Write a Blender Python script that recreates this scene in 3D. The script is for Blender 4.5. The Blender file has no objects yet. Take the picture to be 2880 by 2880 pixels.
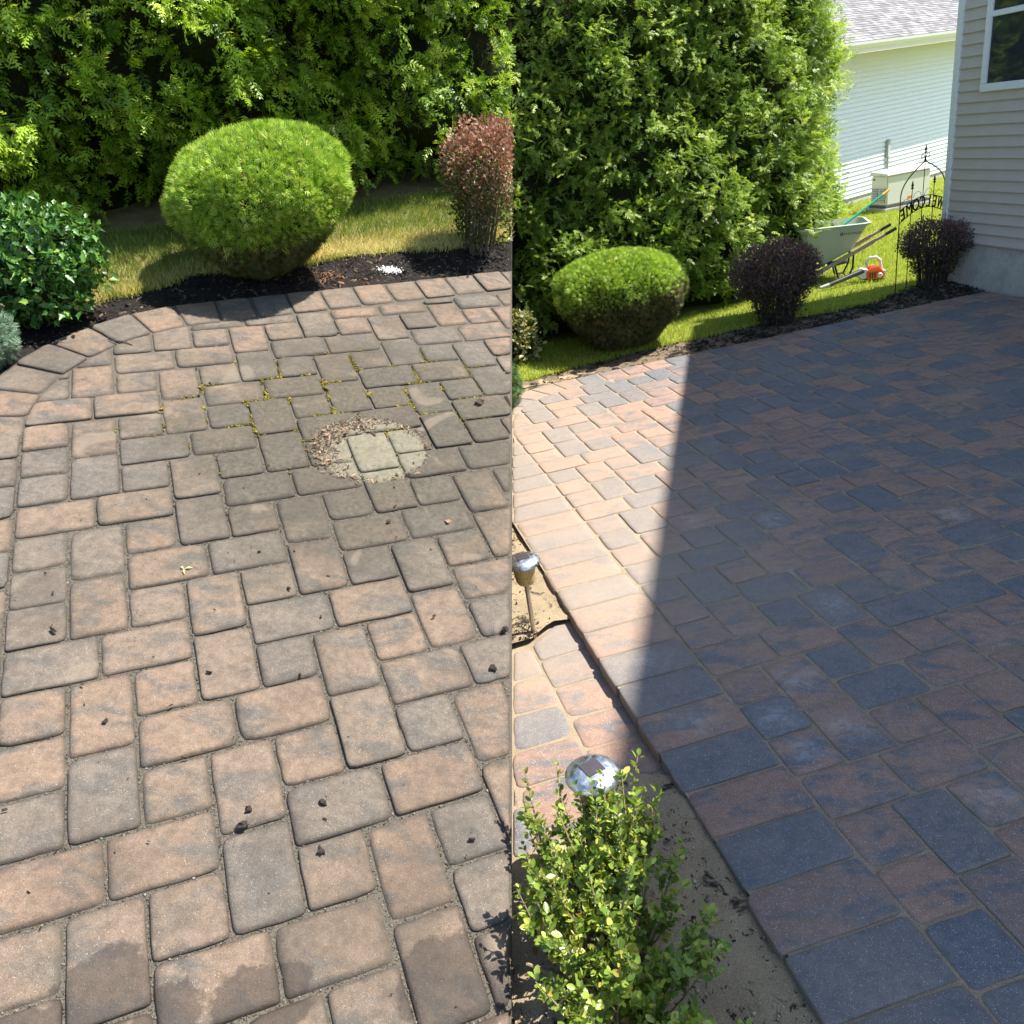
import bpy, bmesh, math, random
import numpy as np
from mathutils import Matrix, Vector

random.seed(7)
rng = np.random.default_rng(11)
scene = bpy.context.scene
col = scene.collection

# ------------------------------------------------------------------ camera
cam_data = bpy.data.cameras.new("camera")
cam = bpy.data.objects.new("camera", cam_data)
col.objects.link(cam)
cam_data.sensor_width = 36.0
cam_data.lens = 28.75
cam_data.clip_start = 0.02
cam_data.clip_end = 800
CAM_H = 1.599
A_R = np.array([[0.9902680687, 0.0, -0.1391731010],
                [0.1257784694, 0.4280488470, 0.8949603127],
                [-0.0595728854, 0.9037556000, -0.4238831050]])   # rows: right, up, forward
cm = Matrix.Identity(4)
for i in range(3):
    cm[i][0] = A_R[0][i]; cm[i][1] = A_R[1][i]; cm[i][2] = -A_R[2][i]
cm[2][3] = CAM_H
cam.matrix_world = cm
scene.camera = cam

# ------------------------------------------------------------------ sky, sun, exposure
SUN_AZ = (0.9939, 0.1100)
SUN_EL = math.radians(57.0)
world = bpy.data.worlds.new("World")
scene.world = world
world.use_nodes = True
wn = world.node_tree.nodes; wl = world.node_tree.links
wn.clear()
wo = wn.new("ShaderNodeOutputWorld"); wb = wn.new("ShaderNodeBackground"); sk = wn.new("ShaderNodeTexSky")
sk.sky_type = 'NISHITA'; sk.sun_disc = False
sk.sun_elevation = SUN_EL
sk.sun_rotation = math.atan2(SUN_AZ[0], SUN_AZ[1])
sk.air_density = 1.0; sk.dust_density = 0.6; sk.ozone_density = 1.0
wb.inputs[1].default_value = 0.13
wl.new(sk.outputs[0], wb.inputs[0]); wl.new(wb.outputs[0], wo.inputs[0])
sun_d = bpy.data.lights.new("sun", 'SUN'); sun_d.energy = 4.9; sun_d.angle = math.radians(0.53)
sun_d.color = (1.0, 0.95, 0.87)
sun = bpy.data.objects.new("sun", sun_d); col.objects.link(sun)
sdir = Vector((SUN_AZ[0]*math.cos(SUN_EL), SUN_AZ[1]*math.cos(SUN_EL), math.sin(SUN_EL)))
sun.rotation_euler = sdir.to_track_quat('Z', 'Y').to_euler()
sun.location = sdir*30
vs = scene.view_settings
vs.view_transform = 'Standard'; vs.look = 'None'; vs.gamma = 1.0; vs.exposure = 1.22
vs.use_curve_mapping = False
try:
    scene.cycles.max_bounces = 8; scene.cycles.transparent_max_bounces = 8
    scene.cycles.use_denoising = True
except Exception:
    pass

# ------------------------------------------------------------------ the two gardens' frames
# The right-hand garden is level and is the world frame. The left-hand garden lies on a slope of its own.
U = 0.0762                                    # three inches: the paver module
A_L = np.array([[0.9945218954, 0.0, 0.1045284633],
                [-0.0804470775, 0.6385035620, 0.7654028149],
                [0.0667417961, 0.7696188676, -0.6350057726]])
H_L = 1.76454
_r = A_R.T @ A_L
_t = np.array([0, 0, CAM_H]) - _r @ np.array([0, 0, H_L])
ML = Matrix(((*_r[0], _t[0]), (*_r[1], _t[1]), (*_r[2], _t[2]), (0, 0, 0, 1)))
MR = Matrix.Identity(4)
FR = {'L': ML, 'R': MR}
LAT = {'L': (0.3788529133, -8.5468469516, 10.2012933401), 'R': (0.2508504731, 10.1074645387, 19.8704433439)}
def lat2g(side, u, v):
    yaw, tu, tv = LAT[side]; c, s = math.cos(yaw), math.sin(yaw)
    return ((c*u - s*v + tu)*U, (s*u + c*v + tv)*U)
def seam_x(side, z=0.0):                      # where the two gardens meet
    return 0.1854 - 0.1051*z if side == 'L' else -0.2247 + 0.1405*z
def keep_side(side, P, slack=0.0):
    P = np.asarray(P)
    if side == 'L': return P[:, 0] <= 0.1854 - 0.1051*P[:, 2] + slack
    return P[:, 0] >= -0.2247 + 0.1405*P[:, 2] - slack
def pix(side, X, Y, Z=0.0):                   # picture position on a 2880 grid (used to leave out what no view could show)
    M = FR[side]; p = M @ Vector((X, Y, Z)); d = np.array(p) - np.array([0, 0, CAM_H])
    c = A_R @ d
    if c[2] < 0.05: return None
    return 1440 + 2300*c[0]/c[2], 1440 - 2300*c[1]/c[2]

# ------------------------------------------------------------------ materials
MATS = {}
class NT:
    def __init__(self, name):
        self.m = bpy.data.materials.new(name); self.m.use_nodes = True
        self.t = self.m.node_tree; self.t.nodes.clear()
        self.out = self.n("ShaderNodeOutputMaterial")
        self.b = self.n("ShaderNodeBsdfPrincipled")
        self.l(self.b.outputs[0], self.out.inputs[0])
    def n(self, typ, **kw):
        nd = self.t.nodes.new(typ)
        for k, v in kw.items(): setattr(nd, k, v)
        return nd
    def l(self, a, b): self.t.links.new(a, b)
    def noise(self, vec, scale, detail=3.0, rough=0.55, dist=0.0):
        nd = self.n("ShaderNodeTexNoise"); nd.inputs['Scale'].default_value = scale
        nd.inputs['Detail'].default_value = detail; nd.inputs['Roughness'].default_value = rough
        nd.inputs['Distortion'].default_value = dist
        if vec is not None: self.l(vec, nd.inputs['Vector'])
        return nd.outputs[0]
    def ramp(self, fac, stops, interp='LINEAR'):
        r = self.n("ShaderNodeValToRGB"); r.color_ramp.interpolation = interp
        e = r.color_ramp.elements
        while len(e) < len(stops): e.new(0.5)
        for i, (p, c) in enumerate(stops):
            e[i].position = p; e[i].color = (*c, 1.0) if len(c) == 3 else c
        self.l(fac, r.inputs[0]); return r.outputs[0]
    def mix(self, fac, a, b, mode='MIX'):
        m = self.n("ShaderNodeMix"); m.data_type = 'RGBA'; m.blend_type = mode
        for s, v in ((m.inputs[0], fac), (m.inputs[6], a), (m.inputs[7], b)):
            if isinstance(v, (int, float)): s.default_value = v
            elif isinstance(v, tuple): s.default_value = (*v, 1.0)
            else: self.l(v, s)
        return m.outputs[2]
    def math(self, op, a, b=None, clamp=False):
        m = self.n("ShaderNodeMath"); m.operation = op; m.use_clamp = clamp
        for s, v in ((m.inputs[0], a), (m.inputs[1], b)):
            if v is None: continue
            if isinstance(v, (int, float)): s.default_value = v
            else: self.l(v, s)
        return m.outputs[0]
    def smooth(self, v, lo, hi):
        m = self.n("ShaderNodeMapRange"); m.interpolation_type = 'SMOOTHSTEP'
        self.l(v, m.inputs[0]); m.inputs[1].default_value = lo; m.inputs[2].default_value = hi
        return m.outputs[0]
    def pos(self): return self.n("ShaderNodeNewGeometry").outputs['Position']
    def objco(self): return self.n("ShaderNodeTexCoord").outputs['Object']
    def rnd(self):
        a = self.n("ShaderNodeAttribute"); a.attribute_type = 'GEOMETRY'; a.attribute_name = 'rnd'
        b = self.n("ShaderNodeAttribute"); b.attribute_type = 'OBJECT'; b.attribute_name = 'rnd'
        return self.math('ADD', a.outputs['Fac'], b.outputs['Fac'])
    def prop(self, name):
        b = self.n("ShaderNodeAttribute"); b.attribute_type = 'OBJECT'; b.attribute_name = name
        return b.outputs['Fac']
    def dist(self, pt):
        v = self.n("ShaderNodeVectorMath"); v.operation = 'DISTANCE'
        self.l(self.pos(), v.inputs[0]); v.inputs[1].default_value = pt
        return v.outputs['Value']
    def bump(self, h, strength, dist=0.005):
        b = self.n("ShaderNodeBump"); b.inputs['Strength'].default_value = strength; b.inputs['Distance'].default_value = dist
        self.l(h, b.inputs['Height']); self.l(b.outputs[0], self.b.inputs['Normal'])
    def base(self, c):
        if isinstance(c, tuple): self.b.inputs['Base Color'].default_value = (*c, 1)
        else: self.l(c, self.b.inputs['Base Color'])
    def rough(self, r):
        if isinstance(r, (int, float)): self.b.inputs['Roughness'].default_value = r
        else: self.l(r, self.b.inputs['Roughness'])
    def spec(self, s): self.b.inputs['Specular IOR Level'].default_value = s

def simple(name, c, rough=0.6, metal=0.0, spec=0.5, var=0.12, scale=40.0, bump=0.0):
    if name in MATS: return MATS[name]
    N = NT(name)
    nz = N.noise(N.objco(), scale, 4)
    d = tuple(max(0, x*(1-var)) for x in c); l = tuple(min(1, x*(1+var)) for x in c)
    N.base(N.ramp(nz, [(0.3, d), (0.7, l)]))
    N.rough(rough); N.b.inputs['Metallic'].default_value = metal; N.spec(spec)
    if bump: N.bump(nz, bump, 0.003)
    MATS[name] = N.m; return N.m

def leafmat(name, stops, rough=0.5, trans=0.3, spec=0.35, tcol=None):
    N = NT(name)
    r = N.rnd()
    c = N.ramp(r, stops)
    big = N.noise(N.pos(), 7.0, 2)
    c = N.mix(0.55, c, N.ramp(big, [(0.3, (0.72, 0.74, 0.7)), (0.7, (1.15, 1.13, 1.05))]), 'MULTIPLY')
    N.base(c); N.rough(rough); N.spec(spec)
    tr = N.n("ShaderNodeBsdfTranslucent")
    tc = N.mix(1.0, c, tcol or (1.25, 1.2, 0.6), 'MULTIPLY'); N.l(tc, tr.inputs[0])
    mx = N.n("ShaderNodeMixShader"); mx.inputs[0].default_value = trans
    N.l(N.b.outputs[0], mx.inputs[1]); N.l(tr.outputs[0], mx.inputs[2]); N.l(mx.outputs[0], N.out.inputs[0])
    return N.m

def wpt(side, x, y, z=0.0):
    return tuple(FR[side] @ Vector((x, y, z)))

def paver_mat(name, stops, dark, side, dirty=False):
    N = NT(name)
    p = N.pos()
    r = N.rnd()
    base = N.ramp(r, stops)
    # the two concrete colours run into each other within a stone
    mp = N.n("ShaderNodeMapping"); N.l(p, mp.inputs[0]); mp.inputs['Scale'].default_value = (1.0, 2.1, 1.5); mp.inputs['Rotation'].default_value = (0, 0, 0.6)
    off = N.n("ShaderNodeVectorMath"); off.operation = 'ADD'; N.l(mp.outputs[0], off.inputs[0])
    cmb = N.n("ShaderNodeCombineXYZ"); N.l(N.math('MULTIPLY', r, 31.0), cmb.inputs[0]); N.l(N.math('MULTIPLY', r, 17.0), cmb.inputs[2]); N.l(cmb.outputs[0], off.inputs[1])
    sw = N.noise(off.outputs[0], 7.0, 4, 0.6, 0.6)
    c = N.mix(N.smooth(sw, 0.44, 0.68), base, dark)
    md = N.noise(p, 38.0, 5, 0.7)
    c = N.mix(0.75 if dirty else 0.55, c, N.ramp(md, [(0.25, (0.55, 0.54, 0.53)), (0.72, (1.35, 1.33, 1.3))]), 'MULTIPLY')
    gr = N.noise(p, 430.0, 3, 0.75)
    c = N.mix(0.75, c, N.ramp(gr, [(0.32, (0.5, 0.5, 0.5)), (0.66, (1.42, 1.4, 1.36))]), 'MULTIPLY')
    # pale aggregate specks
    vo = N.n("ShaderNodeTexVoronoi"); vo.inputs['Scale'].default_value = 260.0; N.l(p, vo.inputs['Vector'])
    spk = N.math('LESS_THAN', vo.outputs['Distance'], N.math('MULTIPLY', N.noise(p, 150.0, 1), 0.36))
    sel = N.math('GREATER_THAN', N.noise(p, 95.0, 2), 0.53 if dirty else 0.47)
    c = N.mix(N.math('MULTIPLY', N.math('MULTIPLY', spk, sel), 0.62 if dirty else 0.85), c, (0.52, 0.49, 0.45) if dirty else (0.62, 0.6, 0.57))
    rough = 0.86
    if dirty:
        # algae-grey ground film in the middle of the old patio
        d0 = N.dist(wpt('L', -0.36, 2.50)); nz = N.noise(p, 4.5, 5, 0.65)
        film = N.math('SUBTRACT', 1.0, N.smooth(N.math('ADD', d0, N.math('MULTIPLY', N.math('SUBTRACT', nz, 0.5), 1.1)), 0.42, 1.0))
        c = N.mix(N.math('MULTIPLY', film, 0.85), c, N.ramp(N.noise(p, 60, 4, 0.7), [(0.3, (0.044, 0.040, 0.030)), (0.7, (0.112, 0.098, 0.072))]))
        eg = N.n("ShaderNodeAttribute"); eg.attribute_name = 'edge'
        ed = N.math('MULTIPLY', N.smooth(N.math('ADD', eg.outputs['Fac'], N.math('MULTIPLY', N.math('SUBTRACT', N.noise(p, 55, 4, 0.7), 0.5), 0.9)), 0.15, 0.95), 0.55)
        c = N.mix(ed, c, (0.05, 0.042, 0.034))
        # grime in larger clouds
        gm = N.noise(p, 2.2, 5, 0.62)
        c = N.mix(N.math('MULTIPLY', N.smooth(gm, 0.45, 0.7), 0.5), c, (0.066, 0.054, 0.043))
        # round pale print left by a pot, sandy inside
        d1 = N.dist(wpt('L', -0.325, 2.43)); n1 = N.noise(p, 22, 3)
        dd = N.math('ADD', d1, N.math('MULTIPLY', N.math('SUBTRACT', n1, 0.5), 0.055))
        disc = N.math('SUBTRACT', 1.0, N.smooth(dd, 0.185, 0.2))
        disc = N.math('MULTIPLY', disc, N.smooth(N.noise(p, 90, 3), 0.18, 0.5))
        c = N.mix(N.math('MULTIPLY', disc, 0.8), c, N.ramp(N.noise(p, 30, 5, 0.7), [(0.3, (0.15, 0.14, 0.095)), (0.7, (0.25, 0.222, 0.16))]))
        # wet edge by the hose near the viewer
        wet = None
        for (x, y, rad) in ((-0.60, 0.61, 0.085), (-0.47, 0.575, 0.06), (-0.30, 0.60, 0.085), (0.07, 0.66, 0.10), (-0.72, 0.5, 0.08)):
            dw = N.math('ADD', N.dist(wpt('L', x, y)), N.math('MULTIPLY', N.math('SUBTRACT', N.noise(p, 8.0, 6, 0.7), 0.5), 0.16))
            w = N.math('SUBTRACT', 1.0, N.smooth(dw, rad-0.004, rad+0.012))
            wet = w if wet is None else N.math('MAXIMUM', wet, w)
        c = N.mix(N.math('MULTIPLY', wet, 0.62), c, (0.03, 0.022, 0.017))
        rough = N.math('SUBTRACT', 0.88, N.math('MULTIPLY', wet, 0.4))
        # a few rubbed clean places
        cl = N.noise(p, 5.3, 2, 0.4, 0.8)
        c = N.mix(N.math('MULTIPLY', N.smooth(cl, 0.65, 0.73), 0.38), c, (0.25, 0.2, 0.15))
    else:
        # cement bloom on some stones, strongest in the middle of the stone
        o = N.objco(); ln = N.n("ShaderNodeVectorMath"); ln.operation = 'LENGTH'; N.l(o, ln.inputs[0])
        dd = N.math('ADD', ln.outputs['Value'], N.math('MULTIPLY', N.math('SUBTRACT', N.noise(p, 14, 4), 0.5), 0.14))
        bl = N.math('MULTIPLY', N.math('MULTIPLY', N.math('SUBTRACT', 1.0, N.smooth(dd, 0.0, 0.095)), N.smooth(N.noise(p, 26, 6, 0.75), 0.36, 0.66)), N.prop('bloom'))
        c = N.mix(N.math('MULTIPLY', bl, 0.3), c, (0.62, 0.62, 0.64))
        # clouds of sand dust, plus sunlit paleness painted in along the border
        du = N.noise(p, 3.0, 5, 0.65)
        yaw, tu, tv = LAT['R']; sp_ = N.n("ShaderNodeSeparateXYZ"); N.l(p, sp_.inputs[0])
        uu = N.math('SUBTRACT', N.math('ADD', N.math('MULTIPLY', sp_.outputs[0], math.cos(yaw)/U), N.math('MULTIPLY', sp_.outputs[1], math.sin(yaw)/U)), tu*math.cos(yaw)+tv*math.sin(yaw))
        sun_pale = N.math('SUBTRACT', 1.0, N.smooth(uu, -4.0, 13.0))         # paler towards the border, painted in for the sunlit strip
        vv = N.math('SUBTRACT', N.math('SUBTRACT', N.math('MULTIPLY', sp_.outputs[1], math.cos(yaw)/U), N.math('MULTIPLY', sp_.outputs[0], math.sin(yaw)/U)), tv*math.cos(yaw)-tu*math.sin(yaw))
        sun_pale = N.math('MULTIPLY', sun_pale, N.smooth(vv, 3.0, 17.0))
        dust_and_sun = N.math('ADD', N.math('MULTIPLY', N.smooth(du, 0.40, 0.75), 0.22), N.math('MULTIPLY', sun_pale, 0.5))
        c = N.mix(dust_and_sun, c, (0.37, 0.29, 0.215))
        eg = N.n("ShaderNodeAttribute"); eg.attribute_name = 'edge'
        c = N.mix(N.math('MULTIPLY', N.smooth(N.math('ADD', eg.outputs['Fac'], N.math('MULTIPLY', N.math('SUBTRACT', N.noise(p, 60, 4, 0.7), 0.5), 0.8)), 0.5, 1.0), 0.35), c, (0.30, 0.245, 0.18))
    N.base(c); N.rough(rough); N.spec(0.3)
    hb = N.math('ADD', N.math('MULTIPLY', gr, 0.7), N.math('MULTIPLY', md, 1.3 if dirty else 0.9))
    pit = N.n("ShaderNodeTexVoronoi"); pit.inputs['Scale'].default_value = 85.0; N.l(p, pit.inputs['Vector'])
    hb = N.math('SUBTRACT', hb, N.math('MULTIPLY', N.math('LESS_THAN', pit.outputs['Distance'], N.math('MULTIPLY', N.noise(p, 23.0, 2), 0.42)), 0.9))
    N.bump(hb, 0.8 if dirty else 0.6, 0.004)
    return N.m

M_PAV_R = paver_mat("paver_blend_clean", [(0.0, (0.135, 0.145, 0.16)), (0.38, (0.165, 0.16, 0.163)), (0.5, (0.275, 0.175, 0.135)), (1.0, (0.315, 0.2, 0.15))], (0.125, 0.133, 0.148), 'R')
M_PAV_L = paver_mat("paver_blend_weathered", [(0.0, (0.142, 0.124, 0.106)), (0.3, (0.165, 0.135, 0.108)), (0.5, (0.19, 0.143, 0.107)), (1.0, (0.212, 0.15, 0.108))], (0.115, 0.104, 0.092), 'L', True)

def grit_mat(name, dark, light, scale=300.0, blot=None):
    N = NT(name); p = N.pos()
    g = N.noise(p, scale, 3, 0.8); c = N.ramp(g, [(0.3, dark), (0.68, light)])
    b = N.noise(p, 9.0, 4, 0.6)
    c = N.mix(0.6, c, N.ramp(b, [(0.3, (0.68, 0.66, 0.64)), (0.7, (1.2, 1.18, 1.12))]), 'MULTIPLY')
    if blot: c = N.mix(N.smooth(N.noise(p, blot[1], 5, 0.72, 0.5), blot[2], blot[2]+0.09), c, blot[0])
    N.base(c); N.rough(0.95); N.spec(0.15)
    N.bump(N.math('ADD', g, N.math('MULTIPLY', b, 2.0)), 0.8, 0.006)
    return N.m
M_JOINT_L = grit_mat("joint_grime", (0.035, 0.03, 0.024), (0.17, 0.145, 0.11))
_N = NT("joint_grime_print"); _p = _N.pos(); _g = _N.noise(_p, 300, 3, 0.8)
_c = _N.ramp(_g, [(0.3, (0.035, 0.03, 0.024)), (0.68, (0.17, 0.145, 0.11))])
_d = _N.math('ADD', _N.dist(wpt('L', -0.325, 2.43)), _N.math('MULTIPLY', _N.math('SUBTRACT', _N.noise(_p, 22, 3), 0.5), 0.055))
_N.base(_N.mix(_N.math('MULTIPLY', _N.math('SUBTRACT', 1.0, _N.smooth(_d, 0.18, 0.2)), 0.7), _c, (0.2, 0.18, 0.125))); _N.rough(0.95); _N.bump(_g, 0.8, 0.006); M_JOINT_L = _N.m
M_JOINT_R = grit_mat("joint_sand", (0.2, 0.155, 0.105), (0.5, 0.405, 0.285))
M_SAND = grit_mat("bedding_sand", (0.20, 0.15, 0.095), (0.5, 0.40, 0.26), 330.0, ((0.045, 0.037, 0.03), 12.0, 0.55))
M_SOIL = grit_mat("garden_soil", (0.03, 0.022, 0.016), (0.11, 0.085, 0.06), 120.0)
M_MULCH = grit_mat("dark_mulch_base", (0.006, 0.005, 0.005), (0.032, 0.028, 0.026), 160.0)
M_TURF = grit_mat("turf_soil", (0.14, 0.16, 0.03), (0.30, 0.33, 0.07), 90.0)
M_TURF_DRY = grit_mat("dry_turf_soil", (0.14, 0.115, 0.06), (0.32, 0.26, 0.14), 140.0)
M_CONC = grit_mat("foundation_concrete", (0.42, 0.41, 0.385), (0.58, 0.565, 0.53), 70.0, ((0.36, 0.325, 0.28), 3.2, 0.6))

# ------------------------------------------------------------------ object helpers
def tag(o, label=None, cat=None, group=None, kind=None):
    if label: o["label"] = label
    if cat: o["category"] = cat
    if group: o["group"] = group
    if kind: o["kind"] = kind
    return o
def place(o, side, loc=(0, 0, 0), rz=0.0):
    o.matrix_world = FR[side] @ Matrix.Translation(loc) @ Matrix.Rotation(rz, 4, 'Z'); return o
def thing(name, label, cat, side='R', loc=(0, 0, 0), rz=0.0, group=None):
    o = bpy.data.objects.new(name, None); col.objects.link(o); o.empty_display_size = 0.1
    place(o, side, loc, rz); tag(o, label, cat, group); return o
def link(name, me, parent=None, side='R', loc=(0, 0, 0), rz=0.0):
    o = bpy.data.objects.new(name, me); col.objects.link(o)
    if parent is not None:
        o.parent = parent; o.location = loc; o.rotation_euler = (0, 0, rz)
    else: place(o, side, loc, rz)
    return o
def mesh_np(name, V, F, mat, rnd=None, smooth=False):
    V = np.asarray(V, np.float32); F = np.asarray(F, np.int32)
    me = bpy.data.meshes.new(name); k = F.shape[1]
    me.vertices.add(len(V)); me.vertices.foreach_set('co', V.ravel())
    me.loops.add(F.size); me.loops.foreach_set('vertex_index', F.ravel())
    me.polygons.add(len(F)); me.polygons.foreach_set('loop_start', np.arange(0, F.size, k, dtype=np.int32))
    if smooth: me.polygons.foreach_set('use_smooth', np.ones(len(F), bool))
    me.update(calc_edges=True)
    if rnd is not None:
        a = me.attributes.new('rnd', 'FLOAT', 'POINT'); a.data.foreach_set('value', np.asarray(rnd, np.float32))
    me.materials.append(mat); return me
def scatter(name, tv, tf, M, T, mat, rnd=None):
    tv = np.asarray(tv, float); tf = np.asarray(tf, int); n = len(T)
    V = np.einsum('nij,kj->nki', M, tv) + T[:, None, :]
    F = tf[None] + (np.arange(n)*len(tv))[:, None, None]
    r = np.repeat(rng.random(n) if rnd is None else rnd, len(tv))
    return mesh_np(name, V.reshape(-1, 3), F.reshape(-1, tf.shape[1]), mat, r)
def unit(a): return a/np.maximum(np.linalg.norm(a, axis=-1, keepdims=True), 1e-9)
def frames(axis, nrm):                         # x across, y along axis, z normal
    y = unit(axis); x = unit(np.cross(y, nrm)); z = np.cross(x, y)
    return np.stack([x, y, z], axis=-1)
def rand_dir(n): return unit(rng.normal(size=(n, 3)))

class MB:
    def __init__(self): self.v = []; self.f = []
    def add(self, vs, fs):
        b = len(self.v); self.v += [tuple(x) for x in vs]; self.f += [tuple(b+i for i in f) for f in fs]; return self
    def box(self, x0, x1, y0, y1, z0, z1, M=None):
        vs = [(x, y, z) for z in (z0, z1) for y in (y0, y1) for x in (x0, x1)]
        if M is not None: vs = [tuple(M @ Vector(p)) for p in vs]
        return self.add(vs, [(0, 2, 3, 1), (4, 5, 7, 6), (0, 1, 5, 4), (2, 6, 7, 3), (0, 4, 6, 2), (1, 3, 7, 5)])
    def tube(self, pts, r, n=8, cap=True):
        pts = [Vector(p) for p in pts]; rs = r if isinstance(r, (list, tuple)) else [r]*len(pts)
        ring = []; b0 = len(self.v); prev = None
        for i, p in enumerate(pts):
            d = (pts[min(i+1, len(pts)-1)] - pts[max(i-1, 0)]).normalized()
            up = prev if prev is not None else (Vector((0, 0, 1)) if abs(d.z) < 0.9 else Vector((1, 0, 0)))
            a = d.cross(up).normalized(); b = a.cross(d).normalized(); prev = b
            for k in range(n):
                t = 2*math.pi*k/n; self.v.append(tuple(p + (a*math.cos(t) + b*math.sin(t))*rs[i]))
        for i in range(len(pts)-1):
            for k in range(n):
                k2 = (k+1) % n; q = b0 + i*n
                self.f.append((q+k, q+k2, q+n+k2, q+n+k))
        if cap:
            self.f.append(tuple(b0+k for k in range(n))[::-1]); e = b0+(len(pts)-1)*n
            self.f.append(tuple(e+k for k in range(n)))
        return self
    def lathe(self, prof, n=24, c=(0, 0, 0)):
        b0 = len(self.v)
        for r, z in prof:
            for k in range(n):
                t = 2*math.pi*k/n; self.v.append((c[0]+r*math.cos(t), c[1]+r*math.sin(t), c[2]+z))
        for i in range(len(prof)-1):
            for k in range(n):
                k2 = (k+1) % n; q = b0+i*n
                self.f.append((q+k, q+k2, q+n+k2, q+n+k))
        if prof[0][0] > 1e-4: self.f.append(tuple(b0+k for k in range(n))[::-1])
        if prof[-1][0] > 1e-4: e = b0+(len(prof)-1)*n; self.f.append(tuple(e+k for k in range(n)))
        return self
    def prism(self, poly, y0, y1):             # polygon in x,z swept along y
        n = len(poly); vs = [(x, y0, z) for x, z in poly] + [(x, y1, z) for x, z in poly]
        return self.add(vs, [tuple(range(n)), tuple(range(2*n-1, n-1, -1))] + [(i, i+n, (i+1) % n+n, (i+1) % n) for i in range(n)])
    def mesh(self, name, mat, smooth=False, bevel=0.0):
        me = bpy.data.meshes.new(name); me.from_pydata(self.v, [], self.f)
        bm = bmesh.new(); bm.from_mesh(me)
        bmesh.ops.recalc_face_normals(bm, faces=bm.faces)
        if bevel: bmesh.ops.bevel(bm, geom=[e for e in bm.edges if len(e.link_faces) == 2 and e.calc_face_angle(0) > 0.5], offset=bevel, segments=2, affect='EDGES', clamp_overlap=True)
        bm.to_mesh(me); bm.free()
        if smooth:
            me.polygons.foreach_set('use_smooth', np.ones(len(me.polygons), bool))
            try: me.set_sharp_from_angle(angle=math.radians(38))
            except Exception: pass
        me.materials.append(mat); return me
    def build(self, name, mat, parent=None, side='R', loc=(0, 0, 0), rz=0.0, smooth=False, bevel=0.0):
        return link(name, self.mesh(name, mat, smooth, bevel), parent, side, loc, rz)

def inside(poly, P):
    poly = np.asarray(poly); x, y = P[:, 0], P[:, 1]; r = np.zeros(len(P), bool); j = len(poly)-1
    for i in range(len(poly)):
        xi, yi = poly[i]; xj, yj = poly[j]
        c = ((yi > y) != (yj > y)) & (x < (xj-xi)*(y-yi)/((yj-yi) if yj != yi else 1e-12) + xi)
        r ^= c; j = i
    return r
def sample_poly(poly, n):
    poly = np.asarray(poly); lo, hi = poly.min(0), poly.max(0); out = []
    tot = 0
    while tot < n:
        P = lo + rng.random((n*2, 2))*(hi-lo); P = P[inside(poly, P)]; out.append(P); tot += len(P)
    return np.concatenate(out)[:n]
def sheet(name, poly, z, mat, side, parent=None, grid=None, amp=0.0, kind=None):
    """flat polygon, or a lumpy grid clipped to the polygon"""
    bm = bmesh.new()
    vs = [bm.verts.new((x, y, z)) for x, y in poly]; bm.faces.new(vs)
    if grid:
        lo = np.min(poly, 0); hi = np.max(poly, 0)
        for ax in (0, 1):
            for c in np.arange(lo[ax]+grid, hi[ax], grid):
                co = [0, 0, 0]; no = [0, 0, 0]; co[ax] = c; no[ax] = 1
                bmesh.ops.bisect_plane(bm, geom=list(bm.verts)+list(bm.edges)+list(bm.faces), plane_co=co, plane_no=no)
        for v in bm.verts: v.co.z += amp*(math.sin(v.co.x*31+v.co.y*17)+math.sin(v.co.x*13-v.co.y*37)+random.uniform(-1, 1))*0.5
    bmesh.ops.recalc_face_normals(bm, faces=bm.faces)
    if bm.faces and sum(f.normal.z for f in bm.faces) < 0: bmesh.ops.reverse_faces(bm, faces=bm.faces)
    me = bpy.data.meshes.new(name); bm.to_mesh(me); bm.free()
    if grid: me.polygons.foreach_set('use_smooth', np.ones(len(me.polygons), bool))
    me.materials.append(mat)
    o = link(name, me, parent, side)
    if kind: o["kind"] = kind
    return o

# ------------------------------------------------------------------ pavers
def clip_half(poly, p, n):                     # keep (x-p).n >= 0
    out = []
    for i in range(len(poly)):
        a, b = poly[i], poly[(i+1) % len(poly)]
        da = (a[0]-p[0])*n[0]+(a[1]-p[1])*n[1]; db = (b[0]-p[0])*n[0]+(b[1]-p[1])*n[1]
        if da >= 0: out.append(a)
        if (da >= 0) != (db >= 0):
            t = da/(da-db); out.append((a[0]+(b[0]-a[0])*t, a[1]+(b[1]-a[1])*t))
    return [q for i, q in enumerate(out) if math.hypot(q[0]-out[i-1][0], q[1]-out[i-1][1]) > 1e-6]
def clip_convex(poly, region):                 # region counter-clockwise
    for i in range(len(region)):
        a, b = region[i], region[(i+1) % len(region)]
        poly = clip_half(poly, a, (-(b[1]-a[1]), b[0]-a[0]))
        if len(poly) < 3: return []
    return poly
def area(poly): return 0.5*sum(poly[i][0]*poly[(i+1) % len(poly)][1]-poly[(i+1) % len(poly)][0]*poly[i][1] for i in range(len(poly)))
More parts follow.
